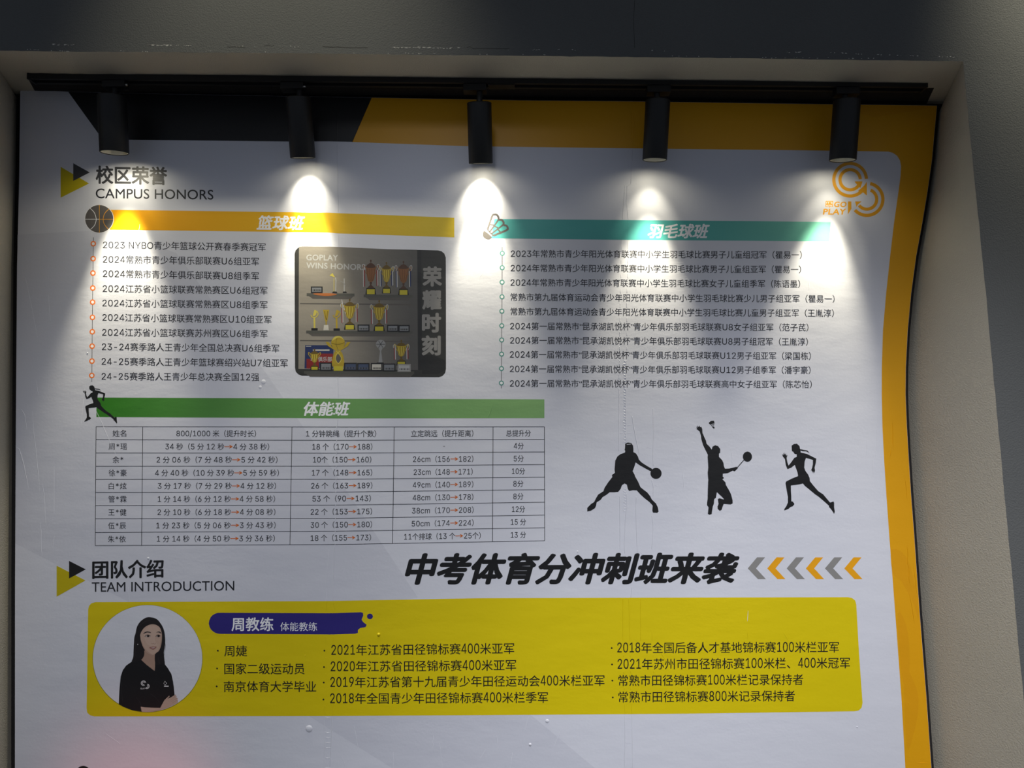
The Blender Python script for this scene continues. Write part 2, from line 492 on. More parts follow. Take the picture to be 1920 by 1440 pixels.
# bottom edge lies below the picture
lowr = front[rightn - 1]; lowl = front[rightn]
front.insert(rightn, Vector((lowl.x, 0, zb))); front.insert(rightn, Vector((lowr.x, 0, zb)))
n = len(front); TH = 0.012
v = front + [Vector((p.x, TH, p.z)) for p in front]
f = [list(range(n - 1, -1, -1)), list(range(n, 2 * n))] + [[i, i + 1 if i + 1 < n else 0, (i + 1 if i + 1 < n else 0) + n, i + n] for i in range(n)]
mi = [0, 1] + [1] * n
poster = mesh_obj('wall_poster', v, f, [INK_W, M_EDGE], None, mi)
tag(poster, 'large white, black and gold printed display board with Chinese lettering inside the wall niche', 'poster')
# battens that hold the board off the wall
for bx in (-0.8, 0.0, 0.8):
    bv = [(bx - .02, TH, zb + .1), (bx + .02, TH, zb + .1), (bx + .02, YB, zb + .1), (bx - .02, YB, zb + .1)]
    bv += [(a, b, 2.2) for a, b, c in bv]
    mesh_obj('batten', bv, [[0, 1, 5, 4], [1, 2, 6, 5], [2, 3, 7, 6], [3, 0, 4, 7], [4, 5, 6, 7], [3, 2, 1, 0]], M_EDGE, poster)

P = poster
# faint printed facets in the white ground
Art().poly([(330, 474), (497, 697), (615, 868), (784, 1121), (735, 1127), (240, 1128), (51, 1030), (28.8, 1019), (33, 440), (206, 431)], INK_T, 1).build('printed_facet', P)
Art().poly([(575, 1340), (995, 1340), (1115, 1440), (1160, 1478), (800, 1478), (735, 1440)], INK_T, 1).build('printed_facet', P)

# black band and gold border
Art().poly([(128, 172.2), (400, 178.2), (697, 183.2), (661, 266), (617, 265), (541, 265.3), (240, 262), (192, 261)], INK_K, 2).build('black_band', P, 'black slanted band at the top of the board')
ins = 0.0
inner = [(1680 - 0, 286)]
gold = [(697, 183.2), (1000, 188.7), (1185, 190.2), (1450, 194.2), (1756.8, 198.2)] + [(x - .2, y) for y, x in edgeR[1:]]
inR = [(312, 1689.5), (330, 1688.5), (360, 1684.5), (420, 1676), (480, 1669), (550, 1661.5), (620, 1655.5), (690, 1653.3), (740, 1653.2), (800, 1654.5), (860, 1657.5),
       (930, 1662), (1000, 1667), (1150, 1678.5), (1306, 1690), (1440, 1697.5), (1700, 1715)]
corner = [(1665, 284.2), (1674, 286.5), (1682, 292), (1687.5, 301)]
gold += [(x, y) for y, x in reversed(inR)] + list(reversed(corner)) + [(1500, 281.8), (1172, 278), (872, 274), (660, 266.3)]
Art().poly(gold, INK_GOLD, 2).build('gold_border', P, 'gold border along the top and right side of the board')
# faint tone-on-tone swirls in the gold border
INK_GOLDT = ink('ink_gold_tone', (220, 154, 4))
a = Art()
a.poly(smooth([(1672, 1030), (1700, 1045), (1716, 1100), (1722, 1160), (1712, 1130), (1690, 1090), (1674, 1075)], 3), INK_GOLDT, 3)
a.poly(smooth([(1683, 1150), (1700, 1175), (1706, 1240), (1700, 1290), (1690, 1260)], 3), INK_GOLDT, 3)
a.poly(smooth([(1696, 1258), (1718, 1290), (1722, 1330), (1712, 1380), (1700, 1400)], 3), INK_GOLDT, 3)
a.poly([(1560, 200), (1640, 220), (1740, 204), (1740, 199)], INK_GOLDT, 3)
a.build('tone_swirl', P)

def characters(name, body, x0, y0, x1, y1, em, mat, layer, parent=None, **kw):
    """large lettering: a part whose characters are separate sub-parts"""
    whole = Art().text(body, x0, y0, x1, y1, em, mat, layer, **kw)
    n = len(body); w_ = (x1 - x0) / n
    if parent is None:
        parent = bpy.data.objects.new(name, None); COL.objects.link(parent); parent.parent = P; parent.empty_display_size = .05
    c0 = 0.03 * em; last = None
    pitch = (x1 - x0 - w_) / max(n - 1, 1)
    per = len(shifts(kw.get('bold', 0)))
    # walk the faces glyph by glyph
    vi = 0; fi = 0
    for ch in body:
        gv, gf, _ = glyph(ch, 0.0, 'b'); nv = len(gv) * per; nf = len(gf) * per
        v = whole.v[vi:vi + nv]; f = [[q - vi for q in ff] for ff in whole.f[fi:fi + nf]]
        mesh_obj('character', v, f, mat, parent); vi += nv; fi += nf
    return parent

# ---- headings
def heading(dark, yel, cn, cx0, cy0, cx1, cy1, en, ex0, ey0, ex1, ey1):
    Art().poly(yel, INK_OLIVE, 3).build('yellow_triangle', P)
    Art().poly(dark, INK_G if cn[0] == '校' else INK_K, 4).build('dark_triangle', P)  # upper heading greyer than the lower: lamp haze painted into its ink
    characters('heading_lettering', cn, cx0, cy0, cx1, cy1, 35.5, INK_G if cn[0] == '校' else INK_K, 4, bold=0.028)
    o_ = Art().text(en, ex0, ey0, ex1, ey1, 26.0, INK_TEXT, 4, bold=.007).build('heading_lettering', P); o_['kind'] = 'stuff'
heading([(137.3, 306), (168.3, 323.3), (137.3, 339.3)], [(113.7, 312.7), (167, 344), (113.7, 370.7)],
        '校区荣誉', 179.3, 327.5, 313.5, 330, 'CAMPUS HONORS', 179.5, 361.5, 400, 364.2)
heading([(129.5, 1051.6), (160.9, 1067.6), (129.5, 1084.7)], [(106.2, 1060.7), (160.3, 1088.4), (106.2, 1118.8)],
        '团队介绍', 172.8, 1068.5, 307, 1066, 'TEAM INTRODUCTION', 172, 1099.8, 439.3, 1097.2)

# ---- banners
b = Art().poly([(206, 393.3), (617, 398.8), (634, 399.6), (851.8, 408.3), (851.8, 445), (634, 437.6), (617, 436), (206, 430.7)], INK_BAN, 3).build('orange_banner', P)
characters('lettering', '篮球班', 483, 417.5, 570, 418, 28.5, INK_WHITE, 4, bold=0.03, shear=0.22, parent=b)
a = Art()
a.disc(186, 410.3, 27.3, 26.8, INK_WHITE, 4); a.disc(186, 410.3, 26.4, 26, INK_ICON, 5)
c = crop(0, 0, 3)
lw = .9
a.stroke([(186.2, 384), (186.2, 437)], lw, INK_GOLD2, 6); a.stroke([(160, 411), (186, 411)], lw, INK_WHITE, 6); a.stroke([(186, 411), (212.5, 411)], lw, INK_GOLD2, 6)
a.stroke(smooth([(168.5, 390), (177, 399), (180.3, 411), (177.5, 422), (170, 430)], 5, False), lw, INK_WHITE, 6)
a.stroke(smooth([(205, 391), (196.5, 400), (193.5, 411), (196, 421), (203.5, 430)], 5, False), lw, INK_GOLD2, 6)
a.build('basketball_icon', P, 'grey printed basketball with pale seams')

b = Art().poly([(927, 410.6), (1172, 412.6), (1400, 414.5), (1557.7, 416.3), (1554.9, 452.7), (1400, 451.3), (1172, 449.8), (921.3, 446.8)], INK_TEAL, 3).build('teal_banner', P)
characters('lettering', '羽毛球班', 1216, 433, 1328.5, 433.5, 28.5, INK_WHITE, 4, bold=0.03, shear=0.26, parent=b)
a = Art(); c = crop(900, 400, 4.235)
a.stroke(c(smooth([(60, 130), (95, 25), (112, 10), (132, 12), (145, 28), (150, 50), (172, 52), (187, 72), (188, 92), (210, 98), (220, 118), (208, 135), (105, 178)], 3, False)), 3.8, INK_ICON, 5)
a.stroke(c([(148, 48), (120, 90), (78, 145)]), 3.0, INK_ICON, 5); a.stroke(c([(188, 88), (140, 125), (92, 162)]), 3.0, INK_ICON, 5)
a.stroke(c([(82, 90), (105, 92), (120, 105), (138, 112), (146, 132), (160, 148)]), 2.8, INK_ICON, 5)
a.stroke(c([(60, 130), (82, 155), (105, 178)]), 2.2, INK_ICON, 5)
a.poly(c(smooth([(32, 138), (62, 158), (92, 186), (88, 200), (66, 208), (40, 200), (24, 180), (24, 155)], 3)), INK_ICON, 5)
a.build('shuttlecock_icon', P, 'grey outlined shuttlecock')

b = Art().poly([(180.8, 745.3), (540, 747), (634, 747.6), (1020.7, 748.7), (1020.7, 783.9), (634, 784.6), (540, 783.8), (180.8, 782)], INK_GREEN, 3).build('green_banner', P)
characters('lettering', '体能班', 569, 766.5, 655, 766.5, 27.5, INK_WHITE, 4, bold=0.03, shear=0.22, parent=b)

# ---- lists
L1 = [('2023 NYBO青少年篮球公开赛春季赛冠军', 193, 459, 498, 463.5), ('2024常熟市青少年俱乐部联赛U6组亚军', 193, 486, 485.5, 490.5),
      ('2024常熟市青少年俱乐部联赛U8组季军', 193, 513, 485.5, 518), ('2024江苏省小篮球联赛常熟赛区U6组冠军', 192.5, 541, 501.5, 545),
      ('2024江苏省小篮球联赛常熟赛区U8组季军', 192, 568, 501.5, 572), ('2024江苏省小篮球联赛常熟赛区U10组亚军', 192, 595, 509, 599.5),
      ('2024江苏省小篮球联赛苏州赛区U6组季军', 191.5, 623, 501.5, 626), ('23-24赛季路人王青少年全国总决赛U6组季军', 191, 650, 523.5, 653.5),
      ('24-25赛季路人王青少年篮球赛绍兴站U7组亚军', 190.5, 677.5, 539.5, 681), ('24-25赛季路人王青少年总决赛全国12强', 190.5, 705.5, 486, 707)]
tl = Art().stroke([(175, 445), (172, 716)], 1.0, INK_G, 3).build('timeline', P)
for k, (s, x0, y0, x1, y1) in enumerate(L1):
    Art().text(s, x0, y0, x1, y1, 16.4, INK_TEXT, 4, font='inter', latin=(1.10, 1.08)).build('list_line', tl)
    yy = [457, 485, 512, 540, 566.5, 595, 622, 649, 677, 704][k]; xx = 175 - (yy - 445) * 3 / 271
    a = Art(); a.disc(xx, yy, 5.2, 5.2, INK_ORANGE, 4, 20); a.disc(xx, yy, 2.9, 2.9, INK_WHITE, 5, 16); a.build('ring_marker', tl)
L2 = [('2023年常熟市青少年阳光体育联赛中小学生羽毛球比赛男子儿童组冠军（瞿易一）', 957.8, 475.5, 1503.5, 478),
      ('2024年常熟市青少年阳光体育联赛中小学生羽毛球比赛男子儿童组亚军（瞿易一）', 957.7, 502.5, 1502, 505.3),
      ('2024年常熟市青少年阳光体育联赛中小学生羽毛球比赛女子儿童组季军（陈语墨）', 957.3, 529.6, 1500.5, 532.5),
      ('常熟市第九届体育运动会青少年阳光体育联赛中小学生羽毛球比赛少儿男子组亚军（瞿易一）', 957.3, 557, 1565, 560.6),
      ('常熟市第九届体育运动会青少年阳光体育联赛中小学生羽毛球比赛儿童男子组亚军（王胤淳）', 957.3, 584, 1563.6, 587.3),
      ('2024第一届常熟市“昆承湖凯悦杯”青少年俱乐部羽毛球联赛U8女子组亚军（范子芪）', 956.5, 611.3, 1516, 614),
      ('2024第一届常熟市“昆承湖凯悦杯”青少年俱乐部羽毛球联赛U8男子组冠军（王胤淳）', 956.5, 638, 1515, 640.9),
      ('2024第一届常熟市“昆承湖凯悦杯”青少年俱乐部羽毛球联赛U12男子组亚军（梁国栋）', 956, 664.5, 1520.6, 667.5),
      ('2024第一届常熟市“昆承湖凯悦杯”青少年俱乐部羽毛球联赛U12男子组季军（潘宇豪）', 956, 691.6, 1520, 694.2),
      ('2024第一届常熟市“昆承湖凯悦杯”青少年俱乐部羽毛球联赛高中女子组亚军（陈芯怡）', 956, 718.8, 1522.3, 720.7)]
tl = Art().stroke([(941.8, 463), (940, 728)], 1.0, INK_G, 3).build('timeline', P)
for k, (s, x0, y0, x1, y1) in enumerate(L2):
    Art().text(s, x0, y0, x1, y1, 15.6, INK_TEXT, 4, font='inter', latin=(1.10, 1.08)).build('list_line', tl)
    xx = 941.7 - k * .18
    a = Art(); a.disc(xx, y0 - .6, 4.7, 4.7, INK_TEAL_D, 4, 20); a.disc(xx, y0 - .6, 2.7, 2.7, INK_WHITE, 5, 16); a.build('ring_marker', tl)

# ---- results table
ST = [180, 630, 1021]
ROWY = [[800.1, 824.4, 849.4, 874.2, 898.9, 923.4, 948.2, 972.7, 998.4, 1023.1], [800.8, 825.6, 849.8, 874, 898.8, 922.7, 947.2, 972, 996.2, 1021],
        [800.3, 823.8, 847.4, 871.1, 894.6, 918, 941.7, 965.7, 989.6, 1013.9]]
def ty(j, x): 
    t0 = [r[j] for r in ROWY]; return interp(x, list(zip(ST, t0)))
VL = [(180.1, 178.5), (267.6, 265.6), (547.4, 543.8), (739.2, 736), (924.4, 923.3), (1020.7, 1021.2)]
a = Art()
for j in range(10):
    xs_ = [VL[0][0] + (VL[0][1] - VL[0][0]) * j / 9] + [630, 735] + [VL[5][0] + (VL[5][1] - VL[5][0]) * j / 9]
    a.stroke([(x, ty(j, x)) for x in xs_], 1.1, INK_TEXT, 3)
for t, bt in VL: a.stroke([(t, ty(0, t)), (bt, ty(9, bt))], 1.1, INK_TEXT, 4)
table = a.build('results_table', P, 'ruled results table')
c5 = lambda x: 140 + x / 4.364
c6 = lambda x: 540 + x / 3.84
COLS = [
 [('姓名', c5(310), c5(422)), ('周*瑶', c5(278), c5(428)), ('余*', c5(310), c5(398)), ('徐*豪', c5(278), c5(425)), ('白*炫', c5(278), c5(425)), ('管*霖', c5(276), c5(425)), ('王*健', c5(275), c5(423)), ('伍*辰', c5(274), c5(420)), ('朱*依', c5(272), c5(418))],
 [('800/1000 米（提升时长）', c5(832), c5(1485)), ('34 秒（5 分 12 秒→4 分 38 秒）', c5(742), c5(1592)), ('2 分 06 秒（7 分 48 秒→5 分 42 秒）', c5(670), c5(1660)),
  ('4 分 40 秒（10 分 39 秒→5 分 59 秒）', c5(657), c5(1672)), ('3 分 17 秒（7 分 29 秒→4 分 12 秒）', c5(680), c5(1648)), ('1 分 14 秒（6 分 12 秒→4 分 58 秒）', c5(680), c5(1640)),
  ('2 分 10 秒（6 分 18 秒→4 分 08 秒）', c5(678), c5(1643)), ('1 分 23 秒（5 分 06 秒→3 分 43 秒）', c5(668), c5(1645)), ('1 分 14 秒（4 分 50 秒→3 分 36 秒）', c5(672), c5(1638))],
 [('1 分钟跳绳（提升个数）', c6(130), c6(635)), ('18 个（170→188）', c6(175), c6(608)), ('10个（150→160）', c6(180), c6(600)), ('17 个（148→165）', c6(172), c6(607)), ('26 个（163→189）', c6(167), c6(608)),
  ('53 个（90→143）', c6(176), c6(597)), ('22 个（153→175）', c6(163), c6(606)), ('30 个（150→180）', c6(163), c6(606)), ('18 个（155→173）', c6(163), c6(598))],
 [('立定跳远（提升距离）', c6(885), c6(1335)), ('-', c6(1117), c6(1130)), ('26cm（156→182）', c6(900), c6(1335)), ('23cm（148→171）', c6(905), c6(1330)), ('49cm（140→189）', c6(898), c6(1335)),
  ('48cm（130→178）', c6(897), c6(1335)), ('38cm（170→208）', c6(893), c6(1337)), ('50cm（174→224）', c6(891), c6(1337)), ('11个排球（13 个→25个）', c6(836), c6(1388))],
 [('总提升分', c6(1570), c6(1748)), ('4分', c6(1625), c6(1697)), ('5分', c6(1625), c6(1697)), ('10分', c6(1612), c6(1706)), ('8分', c6(1622), c6(1695)), ('8分', c6(1622), c6(1695)), ('12分', c6(1612), c6(1706)), ('15 分', c6(1604), c6(1713)), ('13 分', c6(1604), c6(1713))],
]
for col in COLS:
    for j, (s, x0, x1) in enumerate(col):
        yc = lambda x: (ty(j, x) + ty(j + 1, x)) / 2 + .2
        if s == '-': Art().rect(x0, yc(x0) - .4, x1, yc(x1) + .6, INK_TEXT, 4).build('cell_lettering', table); continue
        Art().text(s, x0, yc(x0), x1, yc(x1), 13.6, INK_TEXT, 4, arrow=INK_ARROW, font='inter', latin=(1.08, 1.10)).build('cell_lettering', table)

# ---- slogan and chevrons
characters('slogan_lettering', '中考体育分冲刺班来袭', 762, 1067, 1383, 1065.5, 60, INK_K, 4, bold=0.042, shear=0.27)
c = crop(1180, 1020, 4)
for k, ox in enumerate((0, 146, 292, 436, 579, 724)):
    Art().poly(c([(888 + ox, 183), (958 + ox, 100), (1018 + ox, 100), (950 + ox, 183), (1025 + ox, 264), (965 + ox, 264)]), INK_GOLD2 if k % 2 else INK_CHEV, 3).build('chevron', P, 'gold chevron' if k % 2 else 'grey chevron')

# ---- athlete silhouettes
c = crop(1080, 780, 7.2)
PL = [(663,375),(700,357),(745,365),(770,400),(775,440),(775,488),(810,505),(835,545),(850,590),(890,630),(960,675),(1025,713),(1030,745),(1005,745),(930,705),(860,665),(805,628),(790,680),(765,745),(790,790),(800,820),(840,890),(870,960),(900,985),(960,1030),(1000,1080),(1025,1130),(1080,1180),(1105,1235),(1115,1290),(1095,1308),(1040,1305),(1030,1275),(1035,1210),(990,1160),(930,1115),(870,1060),(820,1005),(770,1002),(718,1013),(700,985),(685,925),(655,912),(620,935),(605,980),(570,1025),(520,1030),(455,1030),(410,1065),(360,1095),(330,1135),(280,1165),(270,1215),(255,1245),(200,1280),(152,1290),(152,1240),(200,1190),(245,1160),(270,1110),(300,1060),(370,1015),(385,970),(430,900),(490,825),(485,795),(525,768),(520,720),(525,660),(530,600),(560,545),(600,515),(660,493),(665,470),(655,460),(660,440),(663,400)]
a = Art().poly(c(PL), INK_K, 3); a.disc(1080 + 1080 / 7.2, 780 + 775 / 7.2, 10.5, 10.4, INK_K, 4); a.build('player_silhouette', P, 'black silhouette of a player dribbling a ball')
c = crop(1290, 780, 6.1935)
BD = [(88,143),(105,150),(95,120),(112,135),(105,108),(125,128),(130,108),(143,130),(155,125),(165,150),(168,195),(185,235),(210,290),(215,320),(250,355),(275,390),(285,355),(315,340),(350,350),(375,385),(373,430),(360,435),(360,475),(395,510),(412,545),(418,585),(430,612),(480,610),(560,590),(575,595),(578,610),(540,645),(520,635),(460,665),(405,670),(403,700),(418,720),(400,735),(435,770),(440,800),(470,850),(500,910),(518,980),(518,1015),(495,1028),(415,1022),(405,1045),(390,1090),(370,1103),(345,1080),(343,1050),(355,1020),(345,965),(365,955),(420,970),(395,940),(335,885),(325,950),(305,965),(300,1020),(288,1050),(280,1100),(275,1140),(250,1147),(230,1138),(238,1060),(220,1035),(222,1005),(228,960),(230,850),(235,740),(228,660),(235,600),(228,480),(230,450),(205,400),(175,340),(155,270),(150,230),(135,180)]
a = Art().poly(c(BD), INK_K, 3); a.disc(1290 + 690 / 6.1935, 780 + 473 / 6.1935, 8.6, 9.6, INK_K, 4); a.stroke(c([(650, 510), (568, 605)]), 1.5, INK_K, 4)
a.build('player_silhouette', P, 'black silhouette of a player leaping with a racket')
a = Art().poly(c([(243,75),(265,58),(300,55),(308,75),(300,120),(312,140),(297,147),(285,135),(270,110),(243,88)]), INK_K, 3)
a.stroke(c([(268, 100), (300, 90)]), .8, INK_W, 4); a.stroke(c([(276, 112), (301, 104)]), .8, INK_W, 4); a.stroke(c([(284, 124), (300, 118)]), .8, INK_W, 4)
a.build('shuttlecock_silhouette', P)
RN = [(1205,390),(1203,345),(1230,325),(1265,322),(1295,350),(1302,385),(1340,392),(1385,400),(1415,432),(1375,412),(1330,410),(1305,400),(1310,425),(1345,432),(1380,440),(1440,470),(1490,495),(1485,540),(1470,600),(1475,630),(1470,665),(1462,640),(1455,668),(1445,640),(1440,655),(1437,630),(1425,638),(1440,605),(1450,560),(1450,510),(1370,487),(1355,530),(1350,600),(1365,640),(1395,680),(1412,720),(1415,755),(1450,800),(1510,870),(1570,910),(1620,970),(1650,1005),(1690,992),(1697,1010),(1697,1060),(1705,1110),(1697,1138),(1680,1110),(1655,1075),(1635,1055),(1640,1045),(1590,1000),(1520,940),(1475,910),(1410,855),(1360,815),(1335,785),(1290,795),(1195,808),(1195,870),(1200,940),(1200,990),(1218,995),(1237,1022),(1215,1050),(1190,1058),(1165,1080),(1118,1097),(1118,1080),(1140,1050),(1160,1005),(1160,940),(1145,860),(1132,780),(1140,760),(1210,725),(1278,698),(1270,650),(1255,610),(1240,568),(1200,600),(1155,618),(1135,570),(1125,500),(1100,470),(1092,440),(1108,455),(1105,425),(1120,450),(1120,420),(1130,450),(1137,425),(1140,460),(1155,450),(1145,490),(1155,540),(1168,575),(1200,535),(1235,485),(1262,475),(1262,445),(1240,442),(1230,430),(1222,415),(1208,410)]
Art().poly(c(RN), INK_K, 3).build('runner_silhouette', P, 'black silhouette of a sprinting runner beside the leaping player')
Art().poly([(140 + (68 + (x - 1092) * .457) / 4.364, 700 + (98 + (y - 322) * .385) / 4.364) for x, y in RN], INK_K, 5).build('runner_silhouette', P, 'small black runner at the left end of the green banner')

# ---- club emblem, top right
c = crop(1280, 0, 3); G = INK_GOLD2
a = Art()
def pc(x, y): return (1280 + x / 3, y / 3)
cx, cy = pc(942, 1011)
a.arc(cx, cy, 27.5, 33.6, 45, 357, G, 3, 60); a.arc(cx, cy, 16, 22, 35, 357, G, 3, 50)
a.poly(c([(1036, 1022), (1036, 1100), (1012, 1080), (985, 1075), (1020, 1045)]), G, 4); a.poly(c([(966, 1020), (1012, 1020), (1000, 1058), (985, 1045)]), G, 4)
cx, cy = pc(1036, 1121)
a.arc(cx, cy, 27, 33.2, -78, 138, G, 3, 44); a.arc(cx, cy, 15.5, 21.5, -68, 142, G, 3, 40)
a.poly(c([(970, 1133), (1007, 1133), (985, 1150), (978, 1165)]), G, 4)
a.poly(c([(930, 1133), (949, 1133), (949, 1175), (929, 1206)]), G, 4)
a.poly([pc(805, 1130), pc(846, 1130), pc(845, 1163), pc(830, 1163), pc(827, 1168), pc(822, 1163), pc(803, 1163)], G, 3)
a.text("IT'S", *pc(808, 1139), *pc(843, 1139), 5.2, INK_WHITE, 4, bold=0.02); a.text('NOW', *pc(807, 1156), *pc(842, 1156), 5.2, INK_WHITE, 4, bold=0.02)
a.text('GO', *pc(852, 1148), *pc(922, 1148), 14, G, 3, bold=0.03, shear=.15)
a.text('PLAY', *pc(791, 1189), *pc(917, 1189), 15, G, 3, bold=0.03, shear=.15)
a.build('emblem', P, 'gold emblem of two looping arrow rings with lettering')

# ---- coach card
card = [(179, 1129), (610, 1127), (900, 1121.6), (1300, 1120.4), (1590, 1119.7), (1598, 1121.5), (1603.5, 1126), (1605.6, 1134), (1611, 1230), (1617.3, 1318), (1615.5, 1327), (1610, 1332.3), (1602, 1333.7),
        (1300, 1338), (900, 1341), (620, 1342.3), (177, 1343.3), (168.5, 1341), (163.5, 1336), (162.3, 1328), (164, 1230), (165.2, 1143), (167, 1136), (171.5, 1131)]
card_o = Art().poly(card, INK_YEL, 3).build('coach_card', P, 'yellow rounded panel')
CK = card_o
a = Art()
pill = crop(380, 1120, 3.692)([(120, 107), (400, 108), (860, 110), (930, 109), (1095, 103), (1110, 108), (1112, 125), (1100, 155), (1112, 172), (1135, 190), (1128, 206), (1092, 212), (1074, 226), (1075, 246), (1055, 252), (900, 257), (400, 254), (120, 253), (104, 251), (88, 246), (72, 236), (58, 223), (48, 206), (42, 182), (46, 158), (55, 139), (68, 124), (84, 114), (102, 108)])
a.poly(pill, INK_NAVY, 4); a.disc(693.6, 1155.8, 5.6, 5.3, INK_NAVY, 4, 20)
a.text('周教练', 434, 1170.5, 513, 1170.5, 27, INK_WHITE, 5, bold=0.018); a.text('体能教练', 525.5, 1175, 594.8, 1175, 17.8, INK_WHITE, 5)
a.build('name_pill', CK, 'navy name strip with splashed end and white lettering')
ROWS = [('周婕', 420.6, 1220.6, 463.4, 1220.6, 408.4, 1220), ('国家二级运动员', 420.6, 1254, 571.2, 1254, 407, 1253.5), ('南京体育大学毕业', 419.5, 1287.4, 592.9, 1287.4, 406.3, 1287),
        ('2021年江苏省田径锦标赛400米亚军', 621.2, 1219.3, 964, 1215.7, 608.3, 1220), ('2020年江苏省田径锦标赛400米亚军', 620, 1250, 967.6, 1247, 607.5, 1250.8),
        ('2019年江苏省第十九届青少年田径运动会400米栏亚军', 619.4, 1279.5, 1133.5, 1275.8, 607, 1279.8), ('2018年全国青少年田径锦标赛400米栏季军', 619, 1310, 1027.4, 1307.5, 606.4, 1311.5),
        ('2018年全国后备人才基地锦标赛100米栏亚军', 1157.4, 1214.7, 1572.9, 1213.3, 1147, 1215.2), ('2021年苏州市田径锦标赛100米栏、400米冠军', 1158, 1245.5, 1593.5, 1242.8, 1147.6, 1245.8),
        ('常熟市田径锦标赛100米栏记录保持者', 1159.5, 1276, 1506, 1274, 1148.2, 1276.2), ('常熟市田径锦标赛800米记录保持者', 1159.5, 1307, 1490.5, 1304.6, 1149, 1307.8)]
for s, x0, y0, x1, y1, dx, dy in ROWS:
    a = Art().text(s, x0, y0, x1, y1, 22.3, INK_K, 5, font='inter', latin=(.88, 1.18)); a.disc(dx, dy, 1.7, 1.7, INK_K, 5, 12); a.build('card_line', CK)

# portrait print
SK = ink('print_skin', (186, 158, 142)); SKL = ink('print_skin_light', (191, 164, 149)); SKD = ink('print_skin_shade', (164, 134, 118)); HAIR = ink('print_hair', (30, 26, 27)); HAIR2 = ink('print_hair_sheen', (48, 41, 41))
SHIRT = ink('print_shirt', (20, 20, 22)); SKM = ink('print_skin_mid', (174, 145, 129)); LIP = ink('print_lips', (146, 96, 90)); PW = ink('print_pale', (215, 212, 212)); FOLD = ink('print_shirt_fold', (34, 34, 37)); EYE = ink('print_eye', (42, 30, 28))
c = crop(160, 1120, 6.2625)
a = Art(); a.disc(276.7, 1235, 103.4, 101, ink('card_ring_shade', (150, 140, 10)), 4, 72); a.disc(276.7, 1234.6, 102.5, 100, INK_W, 5, 72)
a.poly(c(smooth([(735,233),(800,240),(850,265),(893,320),(918,370),(932,430),(938,520),(930,600),(922,650),(928,720),(933,788),(905,778),(860,800),(830,820),(690,800),(600,745),(545,757),(562,700),(566,620),(570,540),(575,470),(590,420),(605,350),(640,290),(690,250)], 4)), HAIR, 6)
a.stroke(c(smooth([(925, 500), (940, 560), (935, 620), (925, 680)], 4, False)), .5, HAIR, 6)
a.poly(c(smooth([(690,625),(682,690),(650,735),(720,795),(810,862),(818,800),(816,670),(780,650)], 4)), SKD, 7)
a.poly(c([(655,735),(600,742),(545,755),(480,800),(440,855),(415,930),(402,1060),(396,1160),(393,1255),(450,1287),(550,1326),(665,1343),(660,1292),(780,1300),(880,1303),(920,1210),(985,1155),(1048,1150),(1040,1060),(1030,990),(1010,900),(970,835),(905,782),(850,765),(820,790),(815,862),(790,850),(720,797)]), SHIRT, 7)
a.poly(c(smooth([(645,500),(628,515),(612,540),(618,560),(650,560)], 3)), SKD, 7)
a.poly(c(smooth([(700,350),(760,320),(820,320),(870,350),(892,400),(900,460),(893,545),(868,620),(822,665),(782,674),(730,652),(690,605),(662,555),(648,500),(642,450),(660,400)], 4)), SK, 8)
a.poly(c(smooth([(735,340),(800,335),(850,365),(870,420),(830,430),(815,500),(845,560),(800,570),(740,560),(700,500),(690,430)], 4)), SKL, 9)
a.poly(c(smooth([(646,500),(663,556),(690,604),(732,650),(784,674),(760,655),(716,618),(684,575),(660,520)], 4)), SKM, 9)
a.poly(c(smooth([(888,440),(898,470),(892,545),(866,622),(858,622),(876,560),(886,500)], 4)), SKM, 9)
for cx_, rx in ((733, 33), (856, 27)):
    a.disc(160 + cx_ / 6.2625, 1120 + 456 / 6.2625, rx / 6.26, 2.0, ink('print_eye_white', (176, 164, 158)), 10, 18); a.disc(160 + (cx_ + 4) / 6.2625, 1120 + 455 / 6.2625, 2.3, 2.15, EYE, 11, 16)
    a.stroke(c(smooth([(cx_ - rx - 2, 462), (cx_ - rx * .5, 444), (cx_ + rx * .2, 441), (cx_ + rx, 455)], 4, False)), .9, EYE, 12)
    a.stroke(c(smooth([(cx_ - rx + 4, 466), (cx_, 469), (cx_ + rx - 4, 464)], 4, False)), .35, SKD, 12)
a.poly(c(smooth([(680,432),(695,412),(728,400),(768,410),(768,418),(730,412),(700,422)], 3)), HAIR2, 10)
a.poly(c(smooth([(830,412),(858,401),(882,408),(892,428),(872,416),(850,411)], 3)), HAIR2, 10)
a.stroke(c(smooth([(772, 538), (785, 546), (800, 540), (815, 548), (830, 536)], 4, False)), .8, SKD, 10)
a.stroke(c(smooth([(782, 450), (788, 490), (778, 530)], 4, False)), .5, SK, 10)
a.poly(c(smooth([(750,590),(775,583),(793,579),(812,580),(836,580),(824,600),(802,614),(780,611),(764,602)], 4)), LIP, 10)
a.poly(c([(768,593),(795,591),(824,588),(808,595),(785,597)]), PW, 11)
